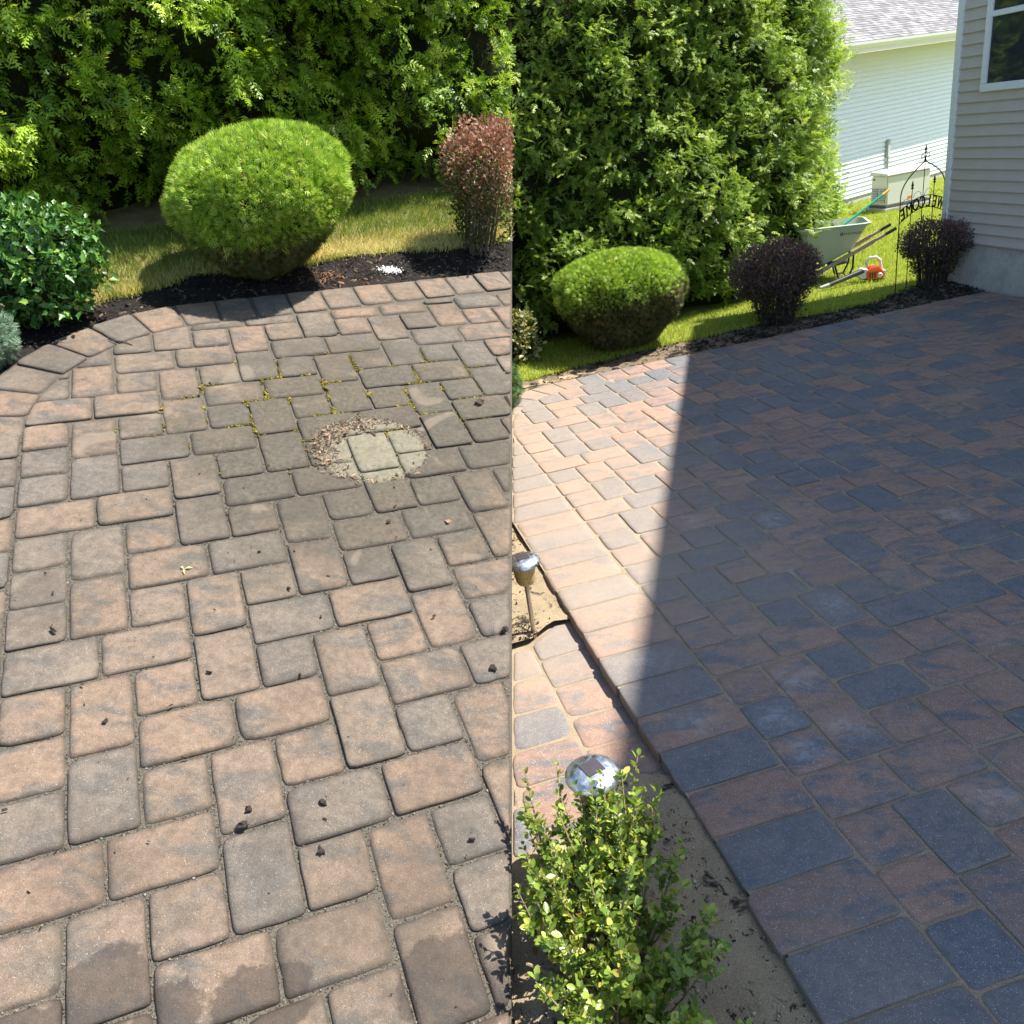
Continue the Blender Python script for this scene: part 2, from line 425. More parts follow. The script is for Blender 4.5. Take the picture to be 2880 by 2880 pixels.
def paver_mesh(poly, mat, gap, rad, pillow, seed, thick=0.05):
    R = random.Random(seed)
    if area(poly) < 0: poly = poly[::-1]
    n = len(poly); ins = poly
    for i in range(n):                          # joint
        a, b = poly[i], poly[(i+1) % n]; d = (b[0]-a[0], b[1]-a[1]); L = math.hypot(*d)
        if L < 1e-6: continue
        nn = (-d[1]/L, d[0]/L); g = gap*R.uniform(0.75, 1.25)*0.5
        ins = clip_half(ins, (a[0]+nn[0]*g, a[1]+nn[1]*g), nn)
        if len(ins) < 3: return None
    q = []
    for i in range(len(ins)):                   # drop tiny edges
        a, b = ins[i], ins[(i+1) % len(ins)]
        if math.hypot(b[0]-a[0], b[1]-a[1]) > 0.004: q.append(a)
    ins = q
    if len(ins) < 3 or area(ins) < 0.0007: return None
    out = []
    for i in range(len(ins)):
        p0, p1, p2 = Vector(ins[i-1]), Vector(ins[i]), Vector(ins[(i+1) % len(ins)])
        e0 = p0-p1; e1 = p2-p1; r = min(rad*(R.uniform(0.6, 1.4) if R.random() < 0.85 else R.uniform(1.5, 2.3)), e0.length*0.4, e1.length*0.4)
        a = p1+e0.normalized()*r; b = p1+e1.normalized()*r
        out += [a, p1*0.5+(a+b)*0.25, b]
        nx = p2-e1.normalized()*min(rad, e1.length*0.4)
        seg = nx-b; k = 2 if seg.length > 0.07 else (1 if seg.length > 0.035 else 0)
        for j in range(k):
            t = (j+1)/(k+1); nrm = Vector((-seg.y, seg.x)).normalized()
            out.append(b+seg*t+nrm*R.uniform(-0.0022, 0.0016))
    m = len(out); c = sum(out, Vector((0, 0)))/m
    inr = min(abs((ins[(i+1) % len(ins)][0]-ins[i][0])*(ins[i][1]-c.y)-(ins[i][0]-c.x)*(ins[(i+1) % len(ins)][1]-ins[i][1]))/max(1e-6, math.hypot(ins[(i+1) % len(ins)][0]-ins[i][0], ins[(i+1) % len(ins)][1]-ins[i][1])) for i in range(len(ins)))
    inr = max(inr, 0.012)
    rings = []
    kb = R.uniform(0.55, 1.35)
    for (ind, z) in ((0.0, -thick), (0.0, -0.0085*kb), (0.0025*kb, -0.0036*kb), (0.0075*kb, -0.0009), (0.02, 0.0)):
        ring = []
        for i in range(m):
            w = ind*(R.uniform(0.8, 1.2) if 0 < ind < 0.015 else 1.0)
            pt = out[i]+(c-out[i])*min(w/inr, 0.6)
            ring.append((pt.x, pt.y, z*(R.uniform(0.8, 1.25) if 0 > z > -thick else 1) - (0.0 if ind < 0.019 else R.uniform(0, 0.0006))))
        rings.append(ring)
    V = [p for r in rings for p in r] + [(c.x, c.y, pillow)]; F = []
    for k in range(4):
        for i in range(m):
            j = (i+1) % m; F.append((k*m+i, k*m+j, (k+1)*m+j, (k+1)*m+i))
    for i in range(m): F.append((4*m+i, 4*m+(i+1) % m, 5*m))
    me = bpy.data.meshes.new("paver"); me.from_pydata(V, [], F)
    me.polygons.foreach_set('use_smooth', np.array([False]*m+[True]*(len(F)-m)))
    ea = me.attributes.new('edge', 'FLOAT', 'POINT'); ea.data.foreach_set('value', np.repeat(np.array([1.0, 1.0, 0.8, 0.5, 0.0], np.float32), m).tolist()+[0.0])
    me.materials.append(mat); me.update(); return me

CELL = [(-3, 0, 0, 2), (0, 3, 0, 2), (3, 5, -2, 1), (3, 5, 1, 4), (1, 3, 2, 4), (-3, -1, 2, 4)]
def in_view(side, poly, m=260):
    for x, y in list(poly):
        q = pix(side, x, y)
        if q is None: continue
        lo, hi = ((-m, 1440+m) if side == 'L' else (1440-m, 2880+m))
        if lo < q[0] < hi and -m < q[1] < 2880+m: return True
    return False

PAVER_EDGES = {'L': [], 'R': []}
def lay_patio(side, root, region_lat, border, mat, gap, rad, pillow, umax=62, vmax=60, bloom=()):
    yaw = LAT[side][0]
    sx = seam_x(side); clipn = (-1, 0) if side == 'L' else (1, 0)
    reg = [lat2g(side, *p) for p in region_lat]
    var = {}
    for kind, w, h in (('long', 3, 2), ('square', 2, 2)):
        var[kind] = [paver_mesh([(-w*U/2, -h*U/2), (w*U/2, -h*U/2), (w*U/2, h*U/2), (-w*U/2, h*U/2)], mat, gap, rad, pillow, 100+i) for i in range(12)]
    todo = []
    for a in range(-14, 20):
        for b in range(-14, 20):
            ou, ov = 8*a+4*b, 4*b
            for (u0, u1, v0, v1) in CELL:
                U0, U1, V0, V1 = u0+ou, u1+ou, v0+ov, v1+ov
                if U1 < -12 or U0 > umax or V1 < -16 or V0 > vmax: continue
                full = [lat2g(side, U0, V0), lat2g(side, U1, V0), lat2g(side, U1, V1), lat2g(side, U0, V1)]
                p = clip_half(clip_convex(full, reg), (sx, 0), clipn)
                if len(p) < 3 or abs(area(p)) < 0.0012 or not in_view(side, p): continue
                whole = abs(abs(area(p))-abs(area(full))) < 1e-6
                if whole: p = full
                todo.append((p, ('long' if (U1-U0)*(V1-V0) == 6 else 'square', U1-U0 < V1-V0) if whole else None))
    for q in border:
        p = [lat2g(side, *c) for c in q]
        if area(p) < 0: p = p[::-1]
        p = clip_half(p, (sx, 0), clipn)
        if len(p) >= 3 and abs(area(p)) > 0.0012 and in_view(side, p): todo.append((p, None))
    todo.sort(key=lambda t: math.hypot(sum(c[0] for c in t[0])/len(t[0]), sum(c[1] for c in t[0])/len(t[0])))
    extra = MB(); cnt = 0; extra_r = []; extra_e = []
    for p, kind in todo:
        cx = sum(c[0] for c in p)/len(p); cy = sum(c[1] for c in p)/len(p)
        PAVER_EDGES[side] += [(p[i], p[(i+1) % len(p)]) for i in range(len(p))]
        if kind:
            me = random.choice(var[kind[0]]); rz = yaw + (math.pi/2 if kind[1] else 0) + random.choice((0, math.pi))
        else:
            me = paver_mesh([(x-cx, y-cy) for x, y in p], mat, gap, rad, pillow, random.random()); rz = 0.0
            if me is None: continue
        q_ = 1.7 if side == 'L' else 1.0; r = random.random(); tz = random.uniform(-0.0018, 0.0012)*q_; tilt = (random.gauss(0, 0.004)*q_, random.gauss(0, 0.004)*q_)
        if cnt < 300:
            o = link("paver", me, root, loc=(cx, cy, tz))
            o.rotation_euler = (tilt[0], tilt[1], rz + random.gauss(0, 0.004)); o["rnd"] = r; cnt += 1
            for bx, by in bloom:
                if math.hypot(bx-cx, by-cy) < 0.085: o["bloom"] = 1.0
        else:
            c, s = math.cos(rz), math.sin(rz); b = len(extra.v)
            for v in me.vertices: extra.v.append((cx+c*v.co.x-s*v.co.y, cy+s*v.co.x+c*v.co.y, tz+v.co.z)); extra_r.append(r)
            extra_e += [d.value for d in me.attributes['edge'].data]
            extra.f += [tuple(b+i for i in f.vertices) for f in me.polygons]
    if extra.v:
        me = bpy.data.meshes.new("far_pavers"); me.from_pydata(extra.v, [], extra.f)
        a = me.attributes.new('rnd', 'FLOAT', 'POINT'); a.data.foreach_set('value', np.array(extra_r, np.float32))
        a = me.attributes.new('edge', 'FLOAT', 'POINT'); a.data.foreach_set('value', np.array(extra_e, np.float32))
        me.polygons.foreach_set('use_smooth', np.ones(len(me.polygons), bool))
        me.materials.append(mat); link("far_pavers", me, root)["kind"] = "stuff"

def arc(c, r, a0, a1, n): return [(c[0]+r*math.cos(a0+(a1-a0)*i/n), c[1]+r*math.sin(a0+(a1-a0)*i/n)) for i in range(n+1)]
PI = math.pi
# left patio (before cleaning)
CL, RI, RO = (6.8, 23.0), 9.8, 12.55
def far_in(u): return 32.8+0.078*(u-6.8)
innerL = arc(CL, RI, PI, PI/2, 14)
regL = [(-3, -30), (70, -30), (70, far_in(70))] + innerL[::-1]
borL = []
v = -14.0
while v < 22.9:
    borL.append([(-5.9, v), (-3, v), (-3, v+2.094), (-5.9, v+2.094)]); v += 2.094
ai, ao = arc(CL, RI, PI, PI/2, 8), arc(CL, RO, PI, PI/2, 8)
for i in range(8): borL.append([ai[i], ai[i+1], ao[i+1], ao[i]])
u = 6.8
while u < 42:
    borL.append([(u, far_in(u)), (u+2.1, far_in(u+2.1)), (u+2.0, far_in(u+2.1)+2.72), (u-0.1, far_in(u)+2.72)]); u += 2.1
patioL = bpy.data.objects.new("patio", None); col.objects.link(patioL); place(patioL, 'L')
tag(patioL, "weathered mossy paver patio before cleaning, in the left half", kind="structure")
lay_patio('L', patioL, regL, borL, M_PAV_L, 0.0075, 0.014, 0.0012)
outL = [lat2g('L', *p) for p in [(-5.9, -14), (42, -14), (42, far_in(42)+2.7)] + arc(CL, RO, PI/2, PI, 14)]
outL = clip_half(outL, (seam_x('L'), 0), (-1, 0))
sheet("joint_sand", outL, -0.0105, M_JOINT_L, 'L', patioL)

# right patio (after cleaning)
CR_, RIR = (5.5, 40.5), 8.5
innerR = arc(CR_, RIR, PI, PI/2, 12)
regR = [(-3, -30), (48.2, -30), (48.2, 49)] + innerR[::-1]
borR = []
v = -14.0
OUT_U = -6.8
while v < 40.4:
    j = random.uniform(-0.08, 0.08)
    borR.append([(OUT_U+j, v), (-3, v), (-3, v+2.096), (OUT_U+j, v+2.096)]); v += 2.096
ai = arc(CR_, RIR, PI, PI/2, 8)
ao = [(CR_[0]+(12.3-1.4*i/8)*math.cos(PI-PI/2*i/8), CR_[1]+(12.3-1.4*i/8)*math.sin(PI-PI/2*i/8)) for i in range(9)]
for i in range(8): borR.append([ai[i], ai[i+1], ao[i+1], ao[i]])
u = 5.5
while u < 46.5:
    borR.append([(u, 49), (u+2.13, 49), (u+2.13, 51.4), (u, 51.4)]); u += 2.13
patioR = bpy.data.objects.new("patio", None); col.objects.link(patioR); place(patioR, 'R')
tag(patioR, "freshly cleaned and sanded paver patio, in the right half", kind="structure")
bloomR = [(0.889, 2.425), (0.63, 1.996), (0.298, 1.837), (0.72, 1.777), (0.559, 1.677), (0.27, 2.16), (0.642, 3.107), (0.774, 3.019), (1.522, 2.829), (1.62, 2.733), (0.507, 1.894), (0.92, 1.45)]
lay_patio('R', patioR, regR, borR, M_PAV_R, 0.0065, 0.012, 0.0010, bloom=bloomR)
outR = [lat2g('R', *p) for p in [(OUT_U+0.2, -14), (48.2, -14), (48.2, 51.4)]] + [lat2g('R', *p) for p in ao[::-1]]
outR = clip_half(outR, (seam_x('R'), 0), (1, 0))
sheet("joint_sand", outR, -0.0075, M_JOINT_R, 'R', patioR)

# lower walkway beside the clean patio
ZW = -0.044
ZS = -0.024
walk = bpy.data.objects.new("walkway", None); col.objects.link(walk); place(walk, 'R')
tag(walk, "low strip of sanded pavers one step below the clean patio", kind="structure")
wv = [(15.2, 0.2), (12.9, 0), (10.75, 0), (8.65, 0), (6.75, 0), (4.6, 0), (2.5, 0)]
k = 0
for cu0, cu1, sh in ((-9.0, OUT_U+0.28, 0.0), (-11.9, -9.0, -1.0), (-14.9, -11.9, 0.3)):
    for i in range(len(wv)-1):
        v1, v0 = wv[i][0]+sh, wv[i+1][0]+sh
        if cu0 < -10 and v1 > 14.6: v1 = 14.3
        p = [lat2g('R', cu0, v0), lat2g('R', cu1, v0), lat2g('R', cu1, v1), lat2g('R', cu0, v1)]
        if i == 0 and cu0 > -10: p = [lat2g('R', cu0, v0), lat2g('R', cu1, v0), lat2g('R', cu1, v1+0.5), lat2g('R', cu1-1.1, v1+0.1), lat2g('R', cu0, v1-1.0)]
        p = clip_half(p, (seam_x('R', ZW), 0), (1, 0))
        if len(p) < 3 or area(p) < 0.001: continue
        cx = sum(c[0] for c in p)/len(p); cy = sum(c[1] for c in p)/len(p)
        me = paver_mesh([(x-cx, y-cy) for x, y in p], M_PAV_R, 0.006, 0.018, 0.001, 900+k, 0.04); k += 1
        if me is None: continue
        o = link("paver", me, walk, loc=(cx, cy, ZW+random.uniform(-0.002, 0.002))); o["rnd"] = random.uniform(0.2, 0.8)
        o.rotation_euler = (random.gauss(0, 0.006), random.gauss(0, 0.006), 0)

# ------------------------------------------------------------------ ground of both gardens
N_ = NT("far_ground"); N_.base(N_.ramp(N_.noise(N_.pos(), 1.5, 5), [(0.3, (0.06, 0.085, 0.02)), (0.7, (0.12, 0.14, 0.045))])); N_.rough(0.95)
gnd = sheet("ground", [(-300, -300), (300, -300), (300, 300), (-300, 300)], -0.14, N_.m, 'R'); tag(gnd, kind="structure")
sx = seam_x('R', -0.07)
sandA = [(sx-1.2, -0.6), (1.2, -0.6)] + [lat2g('R', OUT_U+0.5, v) for v in (-14, -8, 0, 3.9)] + [lat2g('R', -8.2, 4.6), lat2g('R', -9.6, 3.0), lat2g('R', -15, 2.2), (sx-1.2, 1.35)]
sandB = [lat2g('R', OUT_U+0.5, v) for v in (15.0, 20, 30, 40)] + [lat2g('R', *p) for p in ao] + [(0.4, 5.6), (sx-1.2, 5.6), (sx-1.2, 2.2)] + [lat2g('R', u, v) for u, v in ((-14, 14.6), (-10, 14.3), (-8.9, 14.4), (-7.6, 15.2))]
sheet("walk_sand", [(sx-1.2, 1.0), (0.4, 1.0), (0.4, 2.9), (sx-1.2, 2.9)], ZW-0.006, M_JOINT_R, 'R', walk)
sandbed = sheet("sand_bed", sandA, ZS, M_SAND, 'R', grid=0.03, amp=0.007); tag(sandbed, "pale sand strip with dark mulch crumbs between boxwood and clean patio", kind="structure")
sandbed2 = sheet("sand_bed", sandB, ZS, M_SAND, 'R', grid=0.04, amp=0.005); tag(sandbed2, "pale sand beside the clean patio where the far solar light stands", kind="structure")
EDGE_R = [(-6, 54.0), (2, 54.3), (7, 55.4), (12, 56.3), (17, 56.4), (22, 56.4), (28, 57.0), (33, 56.0), (38, 56.2), (43, 57.2), (48.6, 59.0)]
edgeR = [lat2g('R', *p) for p in EDGE_R]
bedR = [lat2g('R', *p) for p in ao[3:]] + [lat2g('R', u, 51.35) for u in (10, 20, 30, 40, 48.4)] + [lat2g('R', 49, 60)] + [(x, y+0.04) for x, y in edgeR[::-1]] + [lat2g('R', -6, 50)]
mulchR = sheet("mulch_bed", bedR, -0.022, grit_mat("mulch_and_sand", (0.05, 0.038, 0.026), (0.3, 0.235, 0.16), 150.0, ((0.014, 0.012, 0.010), 5.0, 0.5)), 'R', grid=0.045, amp=0.012)
tag(mulchR, "narrow dark mulch bed behind the clean patio", kind="structure")
lawnR = edgeR + [(3.6, 7.0), (9.0, 8.6), (16, 20), (-5, 16), (-5, 5.9)]
lawn_r = sheet("lawn", lawnR, -0.012, M_TURF, 'R'); tag(lawn_r, "bright green lawn between hedge, garage and house", kind="structure")

# left garden: a sloping block of earth, then bed and turf
SXL = seam_x('L')
mb = MB(); zt, zb = -0.05, -2.6
mb.add([(-7, -0.4, zt), (seam_x('L', zt), -0.4, zt), (seam_x('L', zt), 9, zt), (-7, 9, zt), (-7, -0.4, zb), (seam_x('L', zb), -0.4, zb), (seam_x('L', zb), 9, zb), (-7, 9, zb)],
       [(0, 1, 2, 3), (7, 6, 5, 4), (0, 4, 5, 1), (1, 5, 6, 2), (2, 6, 7, 3), (3, 7, 4, 0)])
gl = mb.build("ground", M_SOIL, side='L'); tag(gl, kind="structure")
edgeL = [(-3.2, 2.2), (-2.35, 2.75), (-1.78, 3.22), (-1.60, 3.44), (-1.48, 3.53), (-1.36, 3.72), (-0.87, 3.98), (-0.73, 4.10), (-0.43, 4.25), (-0.12, 4.38), (0.186, 4.58)]
bedL = [lat2g('L', *p) for p in [(-5.9, -5)] + arc(CL, RO-0.1, PI, PI/2, 10) + [(20, far_in(20)+2.65), (40, far_in(40)+2.65)]]
bedL = bedL + [(0.5, 4.75)] + [(x, y+0.05) for x, y in edgeL[::-1]] + [(-3.4, 0.3)]
def clipx(poly, xs, s):
    return clip_half(poly, (xs, 0), (s, 0))
mulchL = sheet("mulch_bed", clipx(bedL, SXL, -1), -0.018, M_MULCH, 'L', grid=0.05, amp=0.009); tag(mulchL, "black mulch bed curving round the weathered patio", kind="structure")
lawnL = edgeL + [(0.186, 9), (-7, 9), (-7, 2.0)]
lawn_l = sheet("lawn", lawnL, -0.010, M_TURF_DRY, 'L'); tag(lawn_l, "strip of half dry lawn under the hedge, left half", kind="structure")

# ------------------------------------------------------------------ grass, mulch chips, grit
blade_v = [(-0.5, 0, 0), (0.5, 0, 0), (-0.38, 0.55, 0.02), (0.38, 0.55, 0.02), (0, 1.0, 0.22)]
blade_f = [(0, 1, 3), (0, 3, 2), (2, 3, 4)]
def grass(name, P2, side, z, hmin, hmax, w, mat, rnd):
    n = len(P2); T = np.column_stack([P2, np.full(n, z)])
    ax = np.column_stack([rng.normal(0, 0.38, n), rng.normal(0, 0.38, n), np.ones(n)])
    M = frames(ax, rand_dir(n)); h = rng.uniform(hmin, hmax, n)
    M = M*np.stack([np.full(n, w), h, h], axis=-1)[:, None, :]
    o = link(name, scatter(name, blade_v, blade_f, M, T, mat, rnd), None, side); return o
M_GRASS = leafmat("lawn_grass", [(0.0, (0.202, 0.294, 0.034)), (0.45, (0.343, 0.446, 0.054)), (0.8, (0.504, 0.552, 0.085)), (1.0, (0.750, 0.642, 0.248))], 0.55, 0.35)
M_GRASS_D = leafmat("half_dry_grass", [(0.0, (0.132, 0.220, 0.034)), (0.4, (0.245, 0.333, 0.051)), (0.6, (0.622, 0.509, 0.203)), (1.0, (0.750, 0.720, 0.372))], 0.6, 0.3)
HEDGE_R = [(-0.75, 6.30), (0.3, 6.42), (1.05, 6.55), (1.65, 6.78), (2.2, 7.12), (2.64, 7.5), (2.83, 7.95), (2.77, 8.6), (2.5, 9.2)]
hedge_block_R = HEDGE_R + [(-0.75, 9.4)]
P = sample_poly([(-0.3, 5.2), (3.4, 6.6), (3.6, 7.0), (5.2, 8.8), (7.2, 13.8), (3.6, 12.4), (2.2, 9.4), (-0.3, 7.2)], 150000)
P = P[inside(lawnR, P) & (~inside(hedge_block_R, P - np.array([0, 0.10])))]
P = P[(P[:, 0] > seam_x('R')+0.005)]
gd = P[:, 1]
P = P[rng.random(len(P)) < np.clip(1.25-(gd-6)*0.13, 0.3, 1)]
tag(grass("grass", P, 'R', -0.013, 0.022, 0.05, 0.0034, M_GRASS, np.clip(rng.beta(2.2, 2.6, len(P)), 0, 1)), "mown green grass on the lawn by the garage", "grass", kind="stuff")
P = sample_poly([(-2.6, 2.6), (-1.6, 3.4), (-0.9, 3.9), (0.19, 4.5), (0.19, 5.6), (-0.9, 4.75), (-1.9, 4.1), (-2.9, 3.4)], 52000)
P = P[inside(lawnL, P) & (P[:, 0] < SXL-0.004)]
E_ = np.array(edgeL)
dy = P[:, 1]-np.interp(P[:, 0], E_[:, 0], E_[:, 1])
dry = np.clip(1.02-dy/0.34, 0, 1)*np.clip(0.45+0.55*(P[:, 0]+1.7)/1.0, 0.25, 1.0)
rn = np.clip(0.22+0.75*dry+rng.normal(0, 0.19, len(P)), 0, 1)
tag(grass("grass", P, 'L', -0.012, 0.022, 0.055, 0.0028, M_GRASS_D, rn), "half dry grass strip beside the black mulch", "grass", kind="stuff")
# loose longer tufts along the cut edge of the turf
E2 = np.array(edgeL); tt = rng.random(2200)*(len(E2)-1.001); ii = tt.astype(int); P = E2[ii]+(E2[ii+1]-E2[ii])*(tt-ii)[:, None]+rng.normal(0, 0.012, (2200, 2)); P = P[P[:, 0] < SXL-0.01]
tag(grass("grass_edge", P, 'L', -0.018, 0.02, 0.06, 0.003, M_GRASS_D, rng.random(len(P))), "ragged grass edge overhanging the black mulch", "grass", kind="stuff")
E2 = np.array(edgeR); tt = rng.random(3000)*(len(E2)-1.001); ii = tt.astype(int); P = E2[ii]+(E2[ii+1]-E2[ii])*(tt-ii)[:, None]+rng.normal(0, 0.02, (3000, 2)); P = P[P[:, 0] > seam_x('R')+0.01]
tag(grass("grass_edge", P, 'R', -0.02, 0.02, 0.055, 0.0034, M_GRASS, rng.random(len(P))), "ragged green grass edge behind the clean patio", "grass", kind="stuff")

chip_v = [(-.5, -.5, 0), (.5, -.5, 0), (.5, .5, 0), (-.5, .5, 0), (-.4, -.4, 1), (.45, -.35, .8), (.35, .45, 1), (-.45, .4, .9)]
chip_f = [(4, 5, 6, 7), (0, 1, 5, 4), (1, 2, 6, 5), (2, 3, 7, 6), (3, 0, 4, 7)]
def chips(name, P2, side, z, size, mat, flat=0.25, rnd=None):
    n = len(P2); T = np.column_stack([P2, z+rng.random(n)*0.006])
    ax = np.column_stack([rng.normal(size=n), rng.normal(size=n), rng.normal(0, 0.3, n)])
    nz = np.column_stack([rng.normal(0, .35, n), rng.normal(0, .35, n), np.ones(n)])
    M = frames(ax, nz); s = size*rng.lognormal(0, 0.45, n)
    M = M*np.stack([s*rng.uniform(.1, .34, n), s, s*flat], axis=-1)[:, None, :]
    return link(name, scatter(name, chip_v, chip_f, M, T, mat, rnd), None, side)
def rampmat(name, stops, rough=0.9, spec=0.2):
    N = NT(name); N.base(N.ramp(N.rnd(), stops)); N.rough(rough); N.spec(spec); return N.m
M_CHIP = rampmat("mulch_chips", [(0, (0.008, 0.007, 0.007)), (0.6, (0.025, 0.022, 0.02)), (0.86, (0.06, 0.048, 0.038)), (1, (0.2, 0.13, 0.08))])
M_CHIP_R = rampmat("mulch_crumbs", [(0, (0.012, 0.01, 0.008)), (0.6, (0.04, 0.032, 0.026)), (1, (0.13, 0.1, 0.07))])
bl = np.array(clipx(bedL, SXL-0.01, -1)); P = sample_poly(bl, 16000); P = P[P[:, 1] > 2.2]
tag(chips("mulch_chips", P, 'L', -0.018, 0.013, M_CHIP), "black shredded bark chips in the curved bed", "mulch", kind="stuff")
# reddish needles under the clipped globe
P = np.column_stack([rng.normal(-0.72, 0.12, 260), rng.normal(3.86, 0.05, 260)]); P = P[inside(bl, P)]
tag(chips("fallen_needles", P, 'L', -0.016, 0.010, rampmat("brown_needles", [(0, (0.12, 0.045, 0.02)), (1, (0.3, 0.15, 0.07))]), 0.06), "rust brown fallen needles on the mulch beside the big globe bush", "needles", kind="stuff")
P = sample_poly(np.array(bedR), 7000); P = P[(P[:, 0] > seam_x('R')+0.01) & (rng.random(7000) < np.clip(0.12+(P[:, 0]-0.8)*0.9, 0.12, 1))]
tag(chips("mulch_chips", P, 'R', -0.022, 0.015, M_CHIP_R), "dark bark crumbs in the bed behind the clean patio", "mulch", kind="stuff")
# heap of dark mulch under the second barberry
hp = np.column_stack([rng.normal(3.12, 0.16, 4200), rng.normal(6.54, 0.10, 4200)]); hp = hp[inside(bedR, hp)]
tag(chips("mulch_heap", hp, 'R', -0.012, 0.016, M_CHIP_R, 0.45), "low heap of dark mulch at the foot of the corner barberry", "mulch", kind="stuff")
P = np.concatenate([sample_poly([(-0.23, 0.4), (0.36, 0.4), (0.36, 1.1), (0.1, 1.9), (-0.23, 1.9)], 2600),
                    np.column_stack([rng.normal(-0.16, 0.05, 420), rng.normal(2.43, 0.05, 420)]), sample_poly([(-0.23, 2.1), (-0.1, 2.1), (-0.2, 3.3), (-0.23, 3.3)], 300)])
P = P[(inside(sandA, P) | inside(sandB, P)) & (P[:, 0] > sx+0.004)]
th = rng.random(len(P)) < np.where(P[:, 1] < 2, (np.sin(P[:, 0]*41)+np.sin(P[:, 1]*29+P[:, 0]*17) > -0.1), 1)
tag(chips("mulch_crumbs", P[th], 'R', ZS-0.003, 0.0065, M_CHIP_R, 0.3), "dark mulch crumbs scattered over the pale sand", "mulch", kind="stuff")

P = sample_poly(sandA, 5200); P = P[(P[:, 0] > sx+0.006) & (P[:, 1] > 0.5)]
_n = len(P); _M = frames(rand_dir(_n), rand_dir(_n))*(0.0022*rng.lognormal(0, 0.55, _n))[:, None, None]
_o = link("sand_crumbs", scatter("sand_crumbs", [(1, 0, 0), (-1, 0, 0), (0, 1, 0), (0, -1, 0), (0, 0, 1), (0, 0, -.6)], [(0, 2, 4), (2, 1, 4), (1, 3, 4), (3, 0, 4), (2, 0, 5), (1, 2, 5), (3, 1, 5), (0, 3, 5)], _M, np.column_stack([P, np.full(_n, ZS+0.001)]), rampmat("sand_crumbs", [(0, (0.05, 0.04, 0.03)), (0.4, (0.3, 0.23, 0.15)), (1, (0.55, 0.45, 0.3))])), None, 'R')
tag(_o, "small crumbs of sand and grit between boxwood and clean patio", "sand", kind="stuff")
# grit lying in the joints of the old patio, and moss
oct_v = [(1, 0, 0), (-1, 0, 0), (0, 1, 0), (0, -1, 0), (0, 0, 1), (0, 0, -.6)]
oct_f = [(0, 2, 4), (2, 1, 4), (1, 3, 4), (3, 0, 4), (2, 0, 5), (1, 2, 5), (3, 1, 5), (0, 3, 5)]
def lumps(name, P3, size, mat, parent=None, side='L', squash=0.7, rnd=None):
    n = len(P3); M = frames(rand_dir(n), rand_dir(n)); s = size*rng.lognormal(0, 0.4, n)
    M = np.einsum('nij,n->nij', M, s)*np.array([1, 1, squash])[None, :, None]
    o = link(name, scatter(name, oct_v, oct_f, M, P3, mat, rnd), parent, side); o["kind"] = "stuff"; return o
ED = np.array(PAVER_EDGES['L']); EL = np.linalg.norm(ED[:, 1]-ED[:, 0], axis=1)
def on_edges(n, ED, EL, jit):
    i = rng.choice(len(ED), n, p=EL/EL.sum()); t = rng.random((n, 1)); return ED[i, 0]+(ED[i, 1]-ED[i, 0])*t+rng.normal(0, jit, (n, 2))
P = on_edges(26000, ED, EL, 0.0042); P = P[(P[:, 1] < 2.4) & (P[:, 0] < SXL-0.004)]
lumps("joint_grit", np.column_stack([P, np.full(len(P), -0.0095)]), 0.0017, rampmat("joint_grit", [(0, (0.04, 0.035, 0.028)), (0.7, (0.12, 0.105, 0.08)), (1, (0.26, 0.23, 0.19))]), patioL)
P = on_edges(150000, ED, EL, 0.0048)
cx, cy = P[:, 0]+0.50, P[:, 1]-2.78
c_, s_ = math.cos(0.35), math.sin(0.35); a_, b_ = c_*cx+s_*cy, -s_*cx+c_*cy
w = np.exp(-(a_/0.42)**2-(b_/0.22)**2)
patch = (np.sin(P[:, 0]*23+1)+np.sin(P[:, 1]*31+P[:, 0]*9)+np.sin(P[:, 0]*57-P[:, 1]*43))/3
P = P[(rng.random(len(P)) < w*0.85) & (patch > 0.08) & (P[:, 0] < SXL-0.01)]
lumps("moss", np.column_stack([P, -0.008+rng.random(len(P))*0.006]), 0.0034, rampmat("moss", [(0, (0.05, 0.045, 0.01)), (0.55, (0.15, 0.135, 0.022)), (0.85, (0.24, 0.19, 0.03)), (1, (0.28, 0.15, 0.04))]), patioL, squash=0.8)
# ring of needles and bark round the pale pot print
n = 1500; th = np.concatenate([rng.vonmises(2.75, 1.7, 1250), rng.random(250)*2*PI]); rr = np.where(np.cos(th-2.9) > 0.2, 0.166+rng.normal(0, 0.024, n), 0.182+rng.normal(0, 0.010, n))
P = np.column_stack([-0.325+rr*np.cos(th)*1.08, 2.43+rr*np.sin(th)])
tag(chips("litter_ring", P, 'L', 0.0, 0.0082, rampmat("dry_litter", [(0, (0.03, 0.022, 0.018)), (0.45, (0.11, 0.075, 0.05)), (1, (0.36, 0.26, 0.17))]), 0.1), "crescent of dry needles and bark round the pale pot print on the old patio", "litter", kind="stuff")
P = np.column_stack([rng.uniform(-1.2, 0.18, 90), rng.uniform(0.55, 2.3, 90)])
tag(chips("crumbs", P, 'L', 0.0, 0.006, rampmat("dark_crumbs", [(0, (0.02, 0.015, 0.012)), (1, (0.09, 0.06, 0.04))]), 0.5), "tiny dark crumbs strewn over the old patio", "crumbs", kind="stuff")
# white powder spilt on the mulch
P = np.column_stack([rng.normal(-0.44, 0.032, 300), rng.normal(4.01, 0.021, 300)])
pw = lumps("white_powder", np.column_stack([P, np.full(len(P), -0.008)]), 0.0036, simple("white_powder", (0.72, 0.71, 0.68), 0.9), None, 'L', 0.5)
tag(pw, "small spill of white lumpy powder on the black mulch", "powder")

